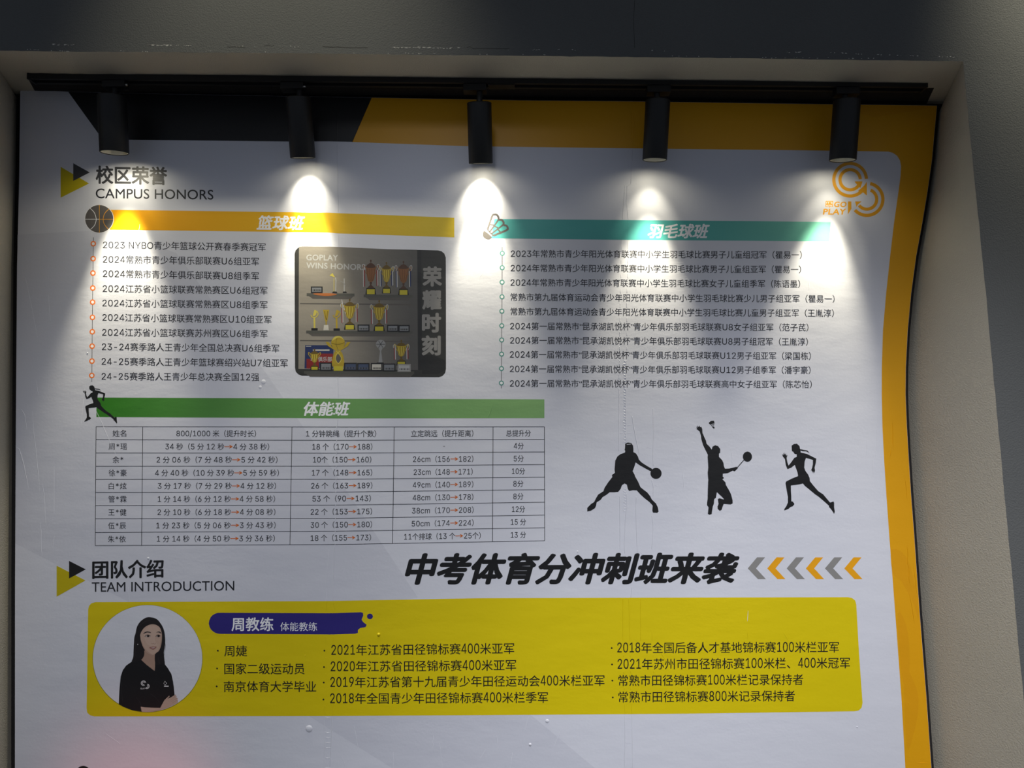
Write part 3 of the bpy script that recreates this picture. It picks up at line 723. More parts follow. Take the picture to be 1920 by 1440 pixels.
# hair falling over the shoulders and sheen
a.poly(c(smooth([(643,450),(650,500),(668,560),(688,610),(690,680),(655,735),(600,742),(560,752),(568,660),(572,520),(590,430),(620,370)], 4)), HAIR, 9)
a.poly(c(smooth([(820,668),(870,622),(895,545),(905,480),(925,440),(937,520),(922,640),(926,720),(932,785),(905,765),(880,790),(835,790),(818,760)], 4)), HAIR, 9)
a.stroke(c(smooth([(855, 700), (862, 740), (870, 778)], 3, False)), 1.0, HAIR2, 10); a.stroke(c(smooth([(590, 520), (585, 620), (580, 700)], 3, False)), 1.0, HAIR2, 10); a.stroke(c(smooth([(640, 330), (700, 285), (760, 270)], 3, False)), 1.0, HAIR2, 10)
a.disc(160 + 615 / 6.2625, 1120 + 552 / 6.2625, .8, 1.0, PW, 11, 8)
# collar, folds
a.stroke(c([(655, 737), (720, 797), (790, 850)]), .9, FOLD, 8); a.stroke(c([(820, 865), (822, 1000)]), .5, FOLD, 8)
a.stroke(c(smooth([(430, 1000), (425, 1100), (440, 1230)], 3, False)), 1.2, FOLD, 8); a.stroke(c(smooth([(600, 1180), (640, 1230), (655, 1280)], 3, False)), 1.2, FOLD, 8)
a.stroke(c(smooth([(760, 1130), (830, 1180), (870, 1240)], 3, False)), 1.0, FOLD, 8)
a.poly(c([(870,1300),(930,1190),(985,1150),(1046,1148),(1058,1200),(985,1285)]), SHIRT, 7)
a.poly(c([(850,760),(925,775),(975,840),(900,830)]), SHIRT, 7)
# forearm and hand with fingers
a.poly(c([(650,1283),(700,1292),(780,1296),(880,1298),(905,1250),(930,1205),(985,1153),(990,1165),(965,1192),(1010,1172),(1058,1140),(1066,1150),(1045,1170),(1072,1160),(1074,1172),(1058,1186),(1082,1180),(1084,1192),(1070,1205),(1085,1200),(1088,1234),(1040,1262),(980,1291),(900,1320),(800,1343),(720,1349),(662,1343)]), SK, 8)
for q in ([(1005, 1205), (1060, 1160)], [(1010, 1225), (1072, 1182)], [(1020, 1240), (1080, 1205)]): a.stroke(c(q), .55, SKD, 9)
a.poly(c([(652, 1290), (700, 1300), (860, 1312), (700, 1338), (662, 1343)]), SKL, 9)
# shirt marks
a.arc(160 + 683 / 6.2625, 1120 + 1008 / 6.2625, 3.7, 4.9, 60, 350, PW, 8, 20); a.arc(160 + 683 / 6.2625, 1120 + 1008 / 6.2625, 1.7, 2.8, 60, 350, PW, 8, 16)
a.arc(160 + 722 / 6.2625, 1120 + 1045 / 6.2625, 3.7, 5.0, -75, 130, PW, 8, 16); a.arc(160 + 722 / 6.2625, 1120 + 1045 / 6.2625, 1.7, 2.8, -75, 130, PW, 8, 12)
a.text('PLAY', 160 + 648 / 6.26, 1120 + 1070 / 6.26, 160 + 700 / 6.26, 1120 + 1070 / 6.26, 4.0, PW, 8, bold=.02, shear=.2)
a.stroke(c([(935, 985), (955, 1010), (937, 1030), (920, 1010)]), .8, PW, 8, True); a.rect(160 + 925 / 6.26, 1120 + 1037 / 6.26, 160 + 978 / 6.26, 1120 + 1050 / 6.26, PW, 8)
a.build('portrait_print', CK, 'round printed portrait of a woman with long dark hair in a black polo shirt, arms crossed')
# top of a dark round icon at the lower margin
Art().disc(156, 1450, 14, 14, INK_K, 3).build('round_icon', P)

# ---- printed trophy photograph
c = crop(540, 450, 5.334)
PG = {k: ink('photo_' + k, tuple(int(q * (.80 if k not in ('wall', 'wallr', 'let', 'let2', 'dark', 'darker') else 1.0)) for q in v)) for k, v in dict(wall=(130, 124, 114), wallr=(86, 84, 82), dark=(46, 46, 44), darker=(34, 34, 34), strip=(92, 90, 80), shelf=(92, 92, 86), shelfd=(62, 62, 58), shade=(100, 96, 90),
     gold=(196, 168, 40), goldd=(112, 88, 22), goldl=(232, 214, 96), copper=(148, 96, 50), copperd=(88, 56, 34), silver=(168, 168, 168), black=(22, 21, 20), red=(150, 34, 34), blue=(34, 50, 106), white=(206, 206, 204),
     plate=(214, 200, 50), frame=(26, 26, 28), pic=(142, 146, 152), picb=(70, 84, 116), orange=(206, 120, 58), let=(186, 182, 172), let2=(132, 130, 128)).items()}
x0, y0, x1, y1 = 552.3, 462, 836, 706.5
shape = c([(140, 65), (410, 66), (500, 69), (1000, 92), (1500, 104), (1535, 112), (1563, 135), (1578, 175), (1580, 700), (1580, 1290), (1572, 1330), (1545, 1360), (1510, 1372), (1000, 1370), (500, 1360), (140, 1358), (105, 1345), (80, 1320), (70, 1280), (67, 700), (66, 140), (75, 105), (100, 78)])
ph = Art().poly(shape, PG['dark'], 3).build('photo_print', P, 'printed photograph of a trophy shelf wall with rounded corners')
a = Art()
a.poly(c([(110, 66), (410, 66), (500, 69), (1000, 92), (1292, 98), (1300, 1300), (800, 1295), (104, 1290)]), ink('photo_wall_graded', (134, 128, 118), grad=(600, 770, (80, 78, 76))), 4)
a.poly(c([(1292, 100), (1335, 101), (1340, 1300), (1300, 1300)]), PG['darker'], 4)
a.poly(c([(1340, 1150), (1440, 1150), (1572, 1205), (1575, 1300), (1500, 1340), (1340, 1340)]), PG['darker'], 4)
a.poly(c([(72, 1288), (160, 1290), (160, 1340), (100, 1330), (76, 1310)]), PG['shelfd'], 4)
a.build('photo_backdrop', ph)
a = Art()
def shelf(xa, xb, y, h=32):
    a.poly(c([(xa, y), (xb, y + 4), (xb, y + h), (xa, y + h - 4)]), PG['shelf'], 7)
    a.poly(c([(xa + 20, y + h - 4), (xb - 10, y + h), (xb - 40, y + h + 28), (xa + 60, y + h + 24)]), PG['shade'], 6)
shelf(187, 665, 532); shelf(757, 1243, 545); shelf(182, 1243, 906); shelf(160, 1262, 1310, 34)
a.poly(c([(120, 630), (1240, 640), (1240, 655), (120, 640)]), PG['shade'], 6); a.poly(c([(120, 1000), (1240, 1010), (1240, 1022), (120, 1010)]), PG['shade'], 6)
a.poly(c(smooth([(250, 537), (330, 532), (440, 534), (490, 545), (400, 560), (300, 552)], 3)), PG['orange'], 8)
a.build('photo_shelves', ph)
def ribbon(a, x, y, h, cols):
    for i, cc in enumerate(cols): a.poly(c([(x + i * 9 - 8, y), (x + i * 9 + 2, y), (x + i * 9 + 4, y + h - i * 8), (x + i * 9 - 6, y + h)]), PG[cc], 12)
def cup(cx, yt, yb, wd, body, dk, ribs=True, base=0.19, lw_=None):
    a = Art(); H = yb - yt; w2 = wd / 2
    bw = wd * .36
    yb2 = yb - H * base
    a.poly(c([(cx - bw, yb), (cx + bw, yb), (cx + bw * .8, yb2), (cx - bw * .8, yb2)]), PG['black'], 8)
    a.poly(c([(cx - bw * .72, yb - 3), (cx + bw * .72, yb - 3), (cx + bw * .72, yb2 + H * .04), (cx - bw * .72, yb2 + H * .04)]), PG['plate'], 9)
    # stem
    a.poly(c(smooth([(cx - bw * .6, yb2), (cx - 7, yb2 - H * .08), (cx - 12, yb2 - H * .13), (cx - 6, yb2 - H * .2), (cx + 6, yb2 - H * .2), (cx + 12, yb2 - H * .13), (cx + 7, yb2 - H * .08), (cx + bw * .6, yb2)], 3)), PG[dk], 8)
    t = yt + H * .14; bt = yb2 - H * .17
    a.poly(c(smooth([(cx - w2 * .62, t + H * .06), (cx - w2 * .6, t + H * .2), (cx - w2 * .4, bt - H * .06), (cx - 6, bt), (cx + 6, bt), (cx + w2 * .4, bt - H * .06), (cx + w2 * .6, t + H * .2), (cx + w2 * .62, t + H * .06)], 4)), PG[body], 10)
    a.poly(c(smooth([(cx - w2 * .62, t + H * .08), (cx - w2 * .4, t), (cx, t - H * .04), (cx + w2 * .4, t), (cx + w2 * .62, t + H * .08), (cx, t + H * .1)], 4)), PG[dk], 11)
    for s in (-.33, 0, .3): a.stroke(c(smooth([(cx + w2 * s, t + H * .12), (cx + w2 * s * 1.1, t + H * .25), (cx + w2 * s * .5, bt - H * .03)], 3, False)), .8, PG['goldl' if body == 'gold' else body], 11)
    for s in (-.48, -.15, .16, .46): a.stroke(c(smooth([(cx + w2 * s, t + H * .12), (cx + w2 * s * 1.05, t + H * .25), (cx + w2 * s * .5, bt - H * .03)], 3, False)), .6, PG[dk], 11)
    a.disc(*c([(cx, yt + H * .04)])[0], 1.6, 2.4, PG[dk], 11, 12); a.stroke(c([(cx, yt + H * .06), (cx, t)]), 1.1, PG[dk], 11)
    for s in (-1, 1):
        a.stroke(c(smooth([(cx + s * w2 * .6, t + H * .12), (cx + s * w2 * .95, t + H * .02), (cx + s * w2 * .98, t + H * .12), (cx + s * w2 * .55, t + H * .28)], 4, False)), 1.3, PG[body], 10)
    return a
for args, rb in (((828, 195, 545, 150, 'copper', 'copperd'), ('white', 'red')), ((985, 218, 535, 130, 'gold', 'goldd'), ('white', 'blue')), ((1155, 208, 552, 150, 'copper', 'copperd'), ('blue', 'white')),
             ((617, 588, 897, 160, 'gold', 'goldd'), ('red', 'white')), ((912, 600, 912, 160, 'gold', 'goldd'), ('red', 'white')), ((1133, 1000, 1255, 140, 'gold', 'goldd'), ('red', 'white')), ((265, 1090, 1300, 120, 'gold', 'goldd'), None)):
    a = cup(*args); cx, yt, yb, wd = args[:4]
    if rb:
        ribbon(a, cx - wd * .47, yt + (yb - yt) * .3, (yb - yt) * .48, rb); ribbon(a, cx + wd * .42, yt + (yb - yt) * .3, (yb - yt) * .46, rb[::-1])
        for s in (-1, 1): a.stroke(c(smooth([(cx + s * wd * .5 - 8, yt + 80), (cx + s * wd * .5 - 10, yt + 55), (cx + s * wd * .5 + 6, yt + 48), (cx + s * wd * .5 + 10, yt + 75), (cx + s * wd * .5, yt + 100)], 3, False)), 1.1, PG['white'], 12)
    a.build('printed_trophy', ph)
# figure trophies
for cx, yt, yb, m in ((265, 700, 905, 'goldl'), (487, 700, 908, 'gold')):
    a = Art(); a.rect(*c([(cx - 32, yb - 24)])[0], *c([(cx + 32, yb)])[0], PG['black'], 9)
    a.stroke(c([(cx, yb - 24), (cx, yb - 60), (cx - 2, yt + 75)]), 3.2, PG[m], 9)
    a.stroke(c(smooth([(cx - 38, yt + 50), (cx - 20, yt + 72), (cx + 15, yt + 70), (cx + 36, yt + 40), (cx + 22, yt + 8)], 4, False)), 1.8, PG[m], 10)
    a.poly(c(smooth([(cx, yt), (cx + 22, yt + 12), (cx + 12, yt + 52), (cx - 16, yt + 62), (cx - 10, yt + 30)], 3)), PG[m], 10); a.build('printed_trophy', ph)
a = Art(); a.poly(c([(350, 698), (412, 698), (392, 815), (372, 815)]), PG['gold'], 10); a.stroke(c([(381, 815), (381, 850)]), 2, PG['gold'], 10); a.poly(c([(360, 850), (402, 850), (408, 903), (354, 903)]), PG['let'], 9)
a.stroke(c([(365, 710), (382, 800)]), 1, PG['goldd'], 11); a.stroke(c([(398, 710), (384, 800)]), 1, PG['goldd'], 11); a.build('printed_trophy', ph)
a = Art(); a.poly(c([(415, 355), (445, 330), (472, 375)]), PG['goldl'], 9); a.stroke(c([(472, 375), (480, 400), (476, 515)]), 1.2, PG['white'], 9); a.stroke(c([(460, 385), (460, 515)]), 1.0, PG['goldl'], 9)
a.poly(c([(440, 530), (450, 515), (485, 515), (495, 530)]), PG['black'], 9); a.build('printed_trophy', ph)
a = Art(); a.stroke(c([(562, 385), (562, 515)]), 1.6, PG['white'], 9); a.stroke(c(smooth([(520, 410), (550, 425), (575, 460)], 3, False)), 1.2, PG['let2'], 9); a.poly(c([(545, 530), (552, 515), (582, 515), (590, 530)]), PG['black'], 9); a.build('printed_trophy', ph)
# big ball trophy
a = Art(); a.disc(*c([(500, 1030)])[0], 13, 12.5, PG['gold'], 11, 32); a.stroke(c(smooth([(432, 1030), (500, 1045), (566, 1025)], 4, False)), .7, PG['goldd'], 12); a.stroke(c(smooth([(495, 965), (480, 1030), (500, 1095)], 4, False)), .7, PG['goldd'], 12)
a.poly(c(smooth([(440, 1010), (470, 965), (530, 965), (560, 1005), (540, 985), (500, 975)], 3)), PG['goldl'], 12)
for s in (-1, 1): a.poly(c([(500 + s * 20, 1110), (500 + s * 100, 1060), (500 + s * 125, 1020), (500 + s * 90, 1022), (500 + s * 60, 1070), (500, 1095)]), PG['gold'], 10)
a.poly(c(smooth([(475, 1110), (525, 1110), (555, 1170), (555, 1265), (445, 1265), (448, 1170)], 3)), PG['gold'], 9); a.poly(c(smooth([(500, 1140), (530, 1185), (500, 1232), (478, 1185)], 4)), PG['shade'], 10)
a.stroke(c(smooth([(520, 1110), (480, 1150), (478, 1200), (505, 1235), (535, 1190), (510, 1140), (480, 1110)], 4, False)), 1.1, PG['goldl'], 11); a.rect(*c([(457, 1262)])[0], *c([(550, 1308)])[0], PG['plate'], 10); a.build('printed_trophy', ph)
a = Art(); a.disc(*c([(927, 1042)])[0], 9, 8.2, PG['silver'], 10, 28)
for t in range(0, 360, 60): a.stroke(c([(927, 1042), (927 + 44 * math.cos(math.radians(t)), 1042 + 40 * math.sin(math.radians(t)))]), .8, PG['frame'], 11)
a.poly(c([(905, 1085), (945, 1085), (932, 1110), (945, 1225), (905, 1225), (920, 1110)]), PG['silver'], 10); a.poly(c([(890, 1225), (955, 1225), (960, 1240), (885, 1240)]), PG['frame'], 10); a.build('printed_trophy', ph)
for (xa, ya, xb, yb, pc_) in ((228, 465, 346, 530, 'pic'), (695, 845, 815, 915, 'pic'), (990, 847, 1105, 918, 'pic'), (1105, 850, 1217, 922, 'pic'), (320, 1225, 440, 1308, 'pic'), (560, 1228, 690, 1308, 'picb'), (692, 1230, 815, 1310, 'picb'), (828, 1230, 945, 1310, 'let'), (950, 1235, 1075, 1315, 'pic'), (1095, 1240, 1228, 1320, 'white')):
    a = Art(); a.rect(*c([(xa, ya)])[0], *c([(xb, yb)])[0], PG['let2' if pc_ == 'white' else 'frame'], 13); a.rect(*c([(xa + 12, ya + 12)])[0], *c([(xb - 12, yb - 12)])[0], PG[pc_], 14)
    for i in range(7):
        px = xa + 20 + (xb - xa - 44) * i / 6; a.rect(*c([(px, yb - 36)])[0], *c([(px + 8, yb - 20)])[0], PG['frame' if i % 2 else 'shade'], 15)
    a.build('printed_picture_frame', ph)
a = Art(); a.poly(c([(172, 1052), (455, 1052), (450, 1285), (165, 1285)]), PG['blue'], 6); a.poly(c([(232, 1133), (450, 1138), (445, 1230), (310, 1225), (310, 1285), (185, 1285), (185, 1190), (230, 1190)]), PG['red'], 7)
a.text('俱乐部', *c([(300, 1192)])[0], *c([(440, 1192)])[0], 9.5, PG['white'], 8, bold=.02); a.text('球', *c([(225, 1192)])[0], *c([(262, 1192)])[0], 8.5, PG['white'], 8, bold=.02)
a.rect(*c([(180, 1060)])[0], *c([(232, 1066)])[0], PG['white'], 8); a.rect(*c([(250, 1095)])[0], *c([(415, 1108)])[0], PG['let'], 8); a.build('printed_club_sign', ph)
a = Art(); a.text('GOPLAY', *c([(183, 172)])[0], *c([(500, 175)])[0], 15, PG['white'], 7, bold=.026)
a.text('WINS HONORS', *c([(183, 250)])[0], *c([(775, 270)])[0], 15, PG['white'], 7, bold=.026)
for k, (ch, ya) in enumerate((('荣', 365), ('耀', 598), ('时', 828), ('刻', 1055))):
    a.text(ch, *c([(1345 - k * 3, ya)])[0], *c([(1540 - k * 4, ya)])[0], 38, PG['let2'], 7, bold=.045)
a.build('photo_lettering', ph)

# ---- sheet joins, creases, bubbles (raised relief of the sheet)
def ridges(name, lines, mat, h=0.0006, wd=0.8, base=2, joined=False):
    groups = [lines] if joined else [[l] for l in lines]
    for grp in groups:
        v = []; f = []
        for pts in grp:
            P2 = [Vector(p) for p in pts]; b = len(v); n_ = len(P2)
            for i, p in enumerate(P2):
                d = (P2[min(i + 1, n_ - 1)] - P2[max(i - 1, 0)]).normalized(); nn = Vector((-d.y, d.x)) * wd / 2
                k = 0.15 if i in (0, n_ - 1) else 1.0
                l = p + nn; r = p - nn; y = L(base)
                v += [W(l.x, l.y, y), W(p.x, p.y, y - h * k), W(r.x, r.y, y)]
            for i in range(n_ - 1):
                q = b + 3 * i
                f += [[q, q + 1, q + 4, q + 3], [q + 1, q + 2, q + 5, q + 4]]
        o = mesh_obj(name, v, f, mat, P)
        if joined: o['kind'] = 'stuff'
def wig(x0, y0, x1, y1, n=5, j=.6): return [(x0 + (x1 - x0) * i / n + random.uniform(-j, j), y0 + (y1 - y0) * i / n) for i in range(n + 1)]
seamA = [(632, 268), (633, 330), (634, 398)], [(634.5, 439), (634.5, 462)], [(633.5, 708), (634, 746)], [(633, 786), (631.5, 800), (631, 850), (629.5, 930), (628, 1022)], [(627, 1023), (625, 1080), (624, 1126)], [(622.5, 1344), (621, 1390), (618.5, 1440), (618, 1478)]
def gaps(lines, rows, half):
    """the print runs over the join: leave the rows of lettering flat"""
    out = []
    for pts in lines:
        cur = []
        dense = []
        for (a_, b_), (c_, d_) in zip(pts, pts[1:]):
            n_ = max(2, int(abs(d_ - b_) / 1.5))
            dense += [(a_ + (c_ - a_) * t / n_, b_ + (d_ - b_) * t / n_) for t in range(n_)]
        dense.append(pts[-1])
        for p in dense:
            if any(abs(p[1] - r) < half for r in rows):
                if len(cur) > 2: out.append(cur)
                cur = []
            else: cur.append(p)
        if len(cur) > 2: out.append(cur)
    return out
R_TAB = [(ROWY[1][j] + ROWY[1][j + 1]) / 2 for j in range(9)]
R_L2 = [l[2] + 1.2 for l in L2]
R_C1 = [1218, 1249, 1279, 1309]; R_C2 = [1214.5, 1245, 1276, 1307]
ridges('sheet_join', gaps(seamA, R_TAB, 7.5), INK_W, h=.0007, wd=1.2)
ridges('sheet_join', [[(632, 184), (632, 264)]], INK_K, h=.0008, wd=1.0, base=3)
ridges('sheet_join', [[(608, 1344), (608.5, 1400), (607, 1478)], [(617, 1030), (613, 1080), (611, 1126)]], INK_W, h=.0004, wd=.8)
ridges('sheet_join', gaps([[(626.5, 1128), (624.5, 1200), (623, 1342)], [(612, 1128), (609, 1342)]], R_C1 + [1169, 1160, 1180], 12.5), INK_YEL, h=.0005, wd=1.1, base=5)
seamB = [[(1186, 280), (1184, 312), (1183, 345), (1176, 348), (1175, 380), (1178, 411)], [(1177.5, 452), (1177, 520), (1175, 560), (1175.5, 640), (1173.5, 700), (1173.5, 780), (1174, 829)], [(1172, 348), (1169, 380), (1167.5, 411)], [(1165.5, 452), (1163, 560), (1161, 700), (1160.5, 846)],
         [(1174.5, 925), (1175.5, 950), (1173, 965), (1170.5, 1020), (1172, 1038)], [(1185, 1100), (1183, 1120)], [(1162, 930), (1162.5, 1030)],
         [(1185, 780), (1191, 815), (1196, 838), (1198, 850)], [(1193, 931), (1192, 955), (1195, 1035)], [(1224, 765), (1225, 800), (1225.5, 815), (1224, 840), (1224, 860), (1225, 874)], [(1222, 900), (1225, 912), (1224.5, 930)], [(1222, 966), (1224.5, 985), (1222, 1030)],
         [(1171.5, 1341), (1172, 1380), (1171, 1478)], [(1185, 1341), (1185.5, 1390), (1186, 1478)]]
ridges('sheet_join', gaps(seamB, R_L2, 8.5), INK_W, h=.0007, wd=1.2)
ridges('sheet_join', [[(1186, 195), (1189, 230), (1187, 276)], [(1183, 195), (1184, 240), (1184.5, 276)]], INK_GOLD, h=.0006, wd=1.0, base=3)
ridges('sheet_join', [[(1178, 413), (1178.5, 430), (1177.5, 450)], [(1167, 413), (1166, 449)]], INK_TEAL, h=.0006, wd=1.0, base=4)
ridges('sheet_join', gaps([[(1179, 1122), (1181, 1200), (1184, 1339)], [(1168, 1122), (1168, 1200), (1172, 1339)], [(1201, 1122), (1201, 1205)], wig(1222, 1183, 1226, 1262, 4)], R_C2, 12), INK_YEL, h=.0006, wd=1.1, base=5)
ticks = []
for y in np.arange(676, 960, 5.2):
    if 829 < y < 912: continue
    x = 1173.8; t = random.uniform(3, 6); ticks.append([(x, y + random.uniform(2, 3)), (x - t * .5, y + 1), (x - t, y)])
for y in (797, 812, 824, 833): ticks.append([(1175, y + .5), (1183, y - .3)])
for y in (812, 833): ticks.append([(1160.5, y), (1168, y + .3)])
for y in np.arange(1344, 1440, 9.5): ticks.append([(609, y), (615, y + 1.5), (621, y + 1)]) if random.random() < .8 else None
for y in (1346, 1366, 1392): ticks.append([(1172, y), (1185, y + 1)])
for (x, y) in ((630, 458), (628, 712), (634, 718), (636, 739), (1216, 838), (1229, 909), (1215, 895)): ticks.append([(x - 4, y), (x + 4, y + 2)])
ridges('fine_crease', ticks, INK_W, h=.0006, wd=1.0, joined=True)
cr = []
for q in [(48, 520, 71, 633), (91, 552, 94, 600), (67, 711, 72, 741), (60, 770, 74, 920), (80, 905, 87, 985), (101, 873, 102, 962), (76, 980, 78, 1045), (102, 1005, 98, 1027), (40, 850, 53, 918), (52, 283, 67, 365), (160, 720, 152, 795), (181, 770, 218, 855), (262, 420, 258, 448), (384, 715, 384, 742),
          (1272, 833, 1275, 868), (1279, 876, 1283, 922), (1371, 842, 1374, 872), (1498, 910, 1500, 930), (1598, 945, 1596, 952), (1647, 760, 1642, 858), (1626, 820, 1624, 858), (1638, 852, 1636, 900), (1605, 888, 1604, 902), (1518, 527, 1516, 545), (1536, 503, 1535, 510),
          (1486, 567, 1488, 605), (1495, 620, 1492, 632), (1185, 460, 1186, 492), (1193, 540, 1192, 552), (664, 1360, 672, 1405), (812, 1378, 812, 1402), (824, 1393, 829, 1440), (932, 1378, 933, 1404), (961, 1410, 957, 1440), (992, 1343, 983, 1372), (1051, 1367, 1040, 1398), (737, 1410, 738, 1440), (910, 1405, 899, 1425), (640, 1415, 648, 1440), (337, 1345, 333, 1360), (195, 1373, 228, 1397), (1170, 1410, 1172, 1440), (1218, 1405, 1219, 1410), (240, 1100, 243, 1128), (1402, 1145, 1402, 1165), (905, 510, 900, 520), (916, 490, 913, 496), (640, 560, 648, 590), (1208, 1040, 1200, 1034)]:
    cr.append(wig(*q, n=4, j=.7))
ridges('crease', cr, INK_W, h=.00025, wd=.9)
cr = [wig(925, 753, 914, 789, 4, .3)]
ridges('crease', [[(924, 756), (920, 770), (915, 783)], [(667, 750), (669, 783)], [(618, 747), (624, 765), (632, 783)]], INK_GREEN, h=.0005, wd=1.0, base=5)
ridges('crease', [wig(1673, 787, 1675, 845, 4), wig(1671, 840, 1668, 858, 3), wig(1697, 895, 1701, 937, 4), wig(1705, 1110, 1715, 1170, 5), wig(1700, 1020, 1706, 1100, 9, 1.6), wig(1712, 1060, 1722, 1125, 7, 1.4), wig(1720, 1430, 1742, 1431, 3, 0)], INK_GOLD, h=.0007, wd=1.0, base=4)
ridges('crease', [wig(1402, 1182, 1402, 1198, 3, .2), wig(1470, 1187, 1480, 1203, 3, .4), wig(1240, 1225, 1250, 1240, 3, .4)], INK_YEL, h=.0005, wd=.9, base=6)
# curls at the left edge of the board
ridges('crease', [[(31, 768), (40, 768), (46, 778), (50, 806)], [(31, 839), (36, 842), (44, 870), (53, 915)], [(30, 1144), (39, 1145)], [(30, 1290), (40, 1290)]], INK_W, h=.0006, wd=1.8)
# air bubbles
def bubble(px, py, r, mat, base, h=.4):
    n1 = 14; v = []; f = []
    o = W(px, py, L(base)); R_ = r / F * 2.05
    for k in range(4):
        t = math.pi / 2 * k / 3.0
        for i in range(n1):
            an = 2 * math.pi * i / n1
            v.append((o.x + R_ * math.cos(t) * math.cos(an), o.y - R_ * h * math.sin(t), o.z + R_ * math.cos(t) * math.sin(an)))
    for k in range(3):
        for i in range(n1): f.append([k * n1 + i, k * n1 + (i + 1) % n1, (k + 1) * n1 + (i + 1) % n1, (k + 1) * n1 + i])
    mesh_obj('air_bubble', v, f, mat, P, smooth=True)
bubble(579.5, 1366.5, 6.5, INK_W, 2, .25); bubble(710, 1189.8, 3.2, INK_YEL, 5, .7); bubble(1026, 1352, 3.5, INK_W, 2, .3); bubble(994, 1396, 2.6, INK_W, 2, .5)
bubble(278, 1047, 2.2, INK_W, 2); bubble(494, 716, 4.5, INK_W, 2, .1); bubble(488, 726, 3, INK_W, 2, .12); bubble(164, 662, 1.3, INK_W, 2, .5); bubble(1607, 1363, 1.4, INK_W, 2, .5); bubble(1083, 1034, 1.3, INK_W, 2, .6); bubble(572, 1229, 1.0, INK_YEL, 5, .6)

# ================================================================= TRACK AND SPOTLIGHTS
YT0, YT1 = -0.104, -0.070
tp = [W(55, 139, YT0), W(570, 143, YT0), W(900, 146, YT0), W(1350, 150.5, YT0), W(1735, 154.5, YT0)]
zl, zr = tp[0].z, tp[-1].z
TX0, TX1 = tp[0].x, tp[-1].x
def zt_(x): return zl + (zr - zl) * (x - TX0) / (TX1 - TX0)
def softz(x):
    for a_, b_ in zip(lower, lower[1:]):
        if a_.x <= x <= b_.x: return a_.z + (b_.z - a_.z) * (x - a_.x) / (b_.x - a_.x)
    return lower[-1].z
TH_ = 0.017
TR = empty('lighting_track', ((TX0 + TX1) / 2, (YT0 + YT1) / 2, zt_((TX0 + TX1) / 2)))
tag(TR, 'long black ceiling track fixed under the top of the niche, holding the five spotlights', 'light track')
bpy.context.view_layer.update()
def local(o, parent):
    """parent an object built in world space under an empty that has only a location"""
    o.parent = parent; o.matrix_parent_inverse = Matrix.Translation(parent.location).inverted(); return o
def boxv(name, x0, x1, y0, y1, za0, za1, zb0, zb1, mat, parent):
    """box whose bottom/top differ at the two x ends"""
    v = [(x0, y0, za0), (x1, y0, zb0), (x1, y1, zb0), (x0, y1, za0), (x0, y0, za1), (x1, y0, zb1), (x1, y1, zb1), (x0, y1, za1)]
    return local(mesh_obj(name, v, [[0, 3, 2, 1], [4, 5, 6, 7], [0, 1, 5, 4], [1, 2, 6, 5], [2, 3, 7, 6], [3, 0, 4, 7]], mat), parent)
def top_at(x): return min(softz(x) - .0005, 9)
# U-shaped rail: two side walls and a top web, leaving the slot
za, zb_ = top_at(TX0), top_at(TX1)
sa, sb = zt_(TX0) - .012, zt_(TX1) - .012
boxv('rail_side', TX0, TX1, YT0, YT0 + .009, sa, za, sb, zb_, M_TRACK, TR)
boxv('rail_side', TX0, TX1, YT1 - .009, YT1, sa, za, sb, zb_, M_TRACK, TR)
boxv('rail_web', TX0, TX1, YT0 + .009, YT1 - .009, sa + .009, za, sb + .009, zb_, M_TRACK, TR)
boxv('conductor_strip', TX0 + .01, TX1 - .01, YT0 + .0135, YT0 + .0155, sa + .006, sa + .009, sb + .006, sb + .009, plain('copper_strip', (120, 78, 50), .5, .8), TR)
boxv('end_cap', TX0 - .006, TX0, YT0 - .001, YT1 + .001, sa - .001, za, sa - .001, za, M_BLACK, TR)
boxv('end_cap', TX1, TX1 + .006, YT0 - .001, YT1 + .001, sb - .001, zb_, sb - .001, zb_, M_BLACK, TR)
# feed box between the third and fourth lamps
fx0, fx1 = W(915, 160, YT0).x, W(965, 160, YT0).x
fz = zt_(fx0) - .012
boxv('feed_box', fx0, fx1, YT0 + .004, YT1 - .004, fz - .004, fz + .006, fz - .004, fz + .006, M_BLACK, TR)

def lathe(name, prof, mat, parent, mtx, seg=40, closed=False, sm=True):
    v = []; f = []
    for r, z in prof:
        for i in range(seg):
            a_ = 2 * math.pi * i / seg; v.append(mtx @ Vector((r * math.cos(a_), r * math.sin(a_), z)))
    m_ = len(prof)
    for k in range(m_ - 1 if not closed else m_):
        k2 = (k + 1) % m_
        for i in range(seg):
            j = (i + 1) % seg; f.append([k * seg + i, k * seg + j, k2 * seg + j, k2 * seg + i])
    if not closed:
        if prof[0][0] > 1e-6: f.append([i for i in range(seg)][::-1])
        if prof[-1][0] > 1e-6: f.append([(m_ - 1) * seg + i for i in range(seg)])
    o = mesh_obj(name, v, f, mat)
    me = o.data
    if sm:
        me.polygons.foreach_set('use_smooth', [len(p.vertices) == 4 for p in me.polygons])
        me.set_sharp_from_angle(angle=math.radians(35))
    return local(o, parent)

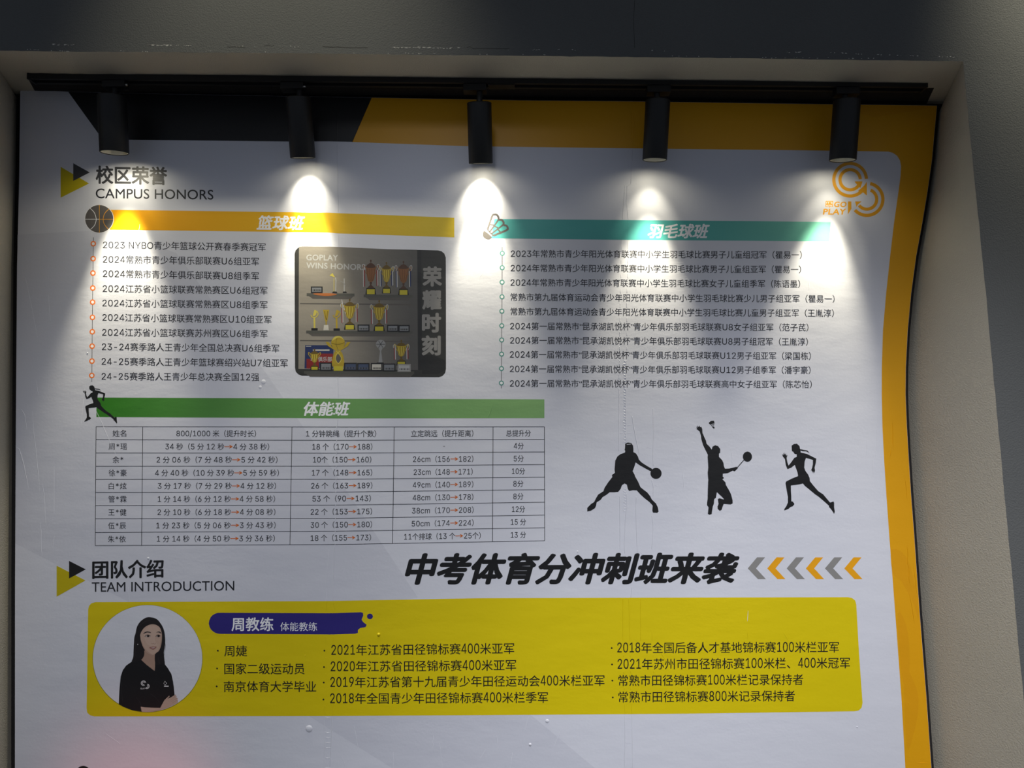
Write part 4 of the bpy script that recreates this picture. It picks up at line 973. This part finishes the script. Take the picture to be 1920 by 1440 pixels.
LAMPS = [  # top px, bottom px, radius px, tilt towards the wall (deg), label, core power, halo power
    ((210, 180), (214.5, 287), 26.3, 9.0, 'black cylindrical spotlight at the left end of the track, over the campus heading', .95, .70, 1.2, 74, 30),
    ((559, 182), (568, 296.5), 24.0, 16.5, 'black cylindrical spotlight second from the left end, over the orange banner', .52, .20, 2.8, 72, 28),
    ((898.5, 192), (901.5, 307), 23.3, 17.5, 'black cylindrical spotlight in the middle of the track, brightest pool below it', .55, .24, 4.2, 74, 29),
    ((1233.5, 188), (1227.5, 300.5), 23.4, 10.0, 'black cylindrical spotlight over the teal banner, second from the right end', .60, .35, 1.7, 60, 24),
    ((1588, 188), (1580, 301), 24.6, 9.5, 'black cylindrical spotlight at the right end of the track, above the gold emblem', .66, .40, 1.2, 60, 22)]
WARM = (1.0, 0.925, 0.70)
for (tx, ty_), (bx, by), rp, tilt, lab, kp, kh, kc, sc_, ct in LAMPS:
    Yt = -0.100
    A = W(tx, ty_, Yt)
    # find bottom point so that the tube leans by `tilt` towards the wall and projects on the surveyed row
    Yb_ = Yt
    for _ in range(20):
        Bp = W(bx, by, Yb_); Yb_ = Yt + (A.z - Bp.z) * math.tan(math.radians(tilt))
    Bp = W(bx, by, Yb_)
    ax = (Bp - A).normalized(); Ln = (Bp - A).length
    R_ = rp / F * ((A.y + Bp.y) / 2 - CAM.y)
    root = empty('track_spotlight', (A.x, (YT0 + YT1) / 2, zt_(A.x) - .012)); tag(root, lab, 'spotlight', 'spotlights on the track')
    q = (-ax).to_track_quat('Z', 'Y').to_matrix().to_4x4()
    mt = Matrix.Translation(A) @ q       # local z points from mouth to top; z = -Ln at the mouth
    wall = .0022
    lathe('housing', [(R_ - wall, -Ln + .0005), (R_ - .0008, -Ln), (R_, -Ln + .0012), (R_, -.002), (R_ - .002, 0), (R_ * .55, .0), (R_ * .5, -.001), (R_ * .5, -.004), (R_ - wall, -.004), (R_ - wall, -Ln + .002)], M_BLACK, root, mt, closed=True)
    rf = lathe('reflector', [(R_ - wall - .0008, -Ln + .0018), (R_ - wall - .0022, -Ln + .0022), (R_ * .60, -Ln + .030), (R_ * .62, -Ln + .0305), (R_ - wall - .0006, -Ln + .0035)], M_REFL, root, mt, closed=True)
    lathe('lens', [(R_ * .60, -Ln + .029), (R_ * .60, -Ln + .031)], M_LENS, root, mt, sm=False)
    # adapter under the rail and yoke
    zr_ = zt_(A.x) - .012
    ym = (YT0 + YT1) / 2
    sgn = -1 if tx < 1000 else 1
    off = -.018 if tx < 850 else (-.012 if tx < 1000 else .004)
    if tx < 300: off = .002
    boxv('track_adapter', A.x + off - .030, A.x + off + .030, YT0 + .003, YT1 - .003, zr_ - .018, zr_ - .0005, zr_ - .018, zr_ - .0005, M_BLACK, root)
    mn_ = Matrix.Translation((A.x + off * .3, ym, 0))
    lathe('swivel_stem', [(.008, A.z - .006), (.008, zr_ - .010)], M_BLACK, root, Matrix.Translation((A.x, ym, 0)), seg=20)
    kb = Matrix.Translation((A.x + off + .030, ym - .006, zr_ - .010)) @ Matrix.Rotation(math.pi / 2, 4, 'Y')
    if tx < 850:
        lathe('steel_knob', [(.0035, -.002), (.0035, .004), (.0028, .005)], M_STEEL, root, kb, seg=16)
    # the lamp's own light, from just inside the mouth
    src = Bp - ax * .012
    for nm, pw, sz, bl, rad in (('spot_beam', 41.0 * kp, 42, .85, .010), ('spot_core', kc, sc_, 1.0, .008), ('spot_halo', 0.95 * kh, 168, .7, .010)):
        dirv = Vector((ax.x - (.085 if tx > 1500 else 0), math.tan(math.radians(8.0 if nm == 'spot_beam' else (ct if nm == 'spot_core' else tilt))) * -ax.z, ax.z))
        p0 = src + (Vector((0, -R_ * .55, 0)) + ax * .008 if nm == 'spot_halo' else (ax * .013 if nm == 'spot_core' and tilt > 12 else Vector((0, 0, 0))))
        o = spot(nm, p0, p0 + dirv, pw, sz, bl, WARM, rad); local(o, root)
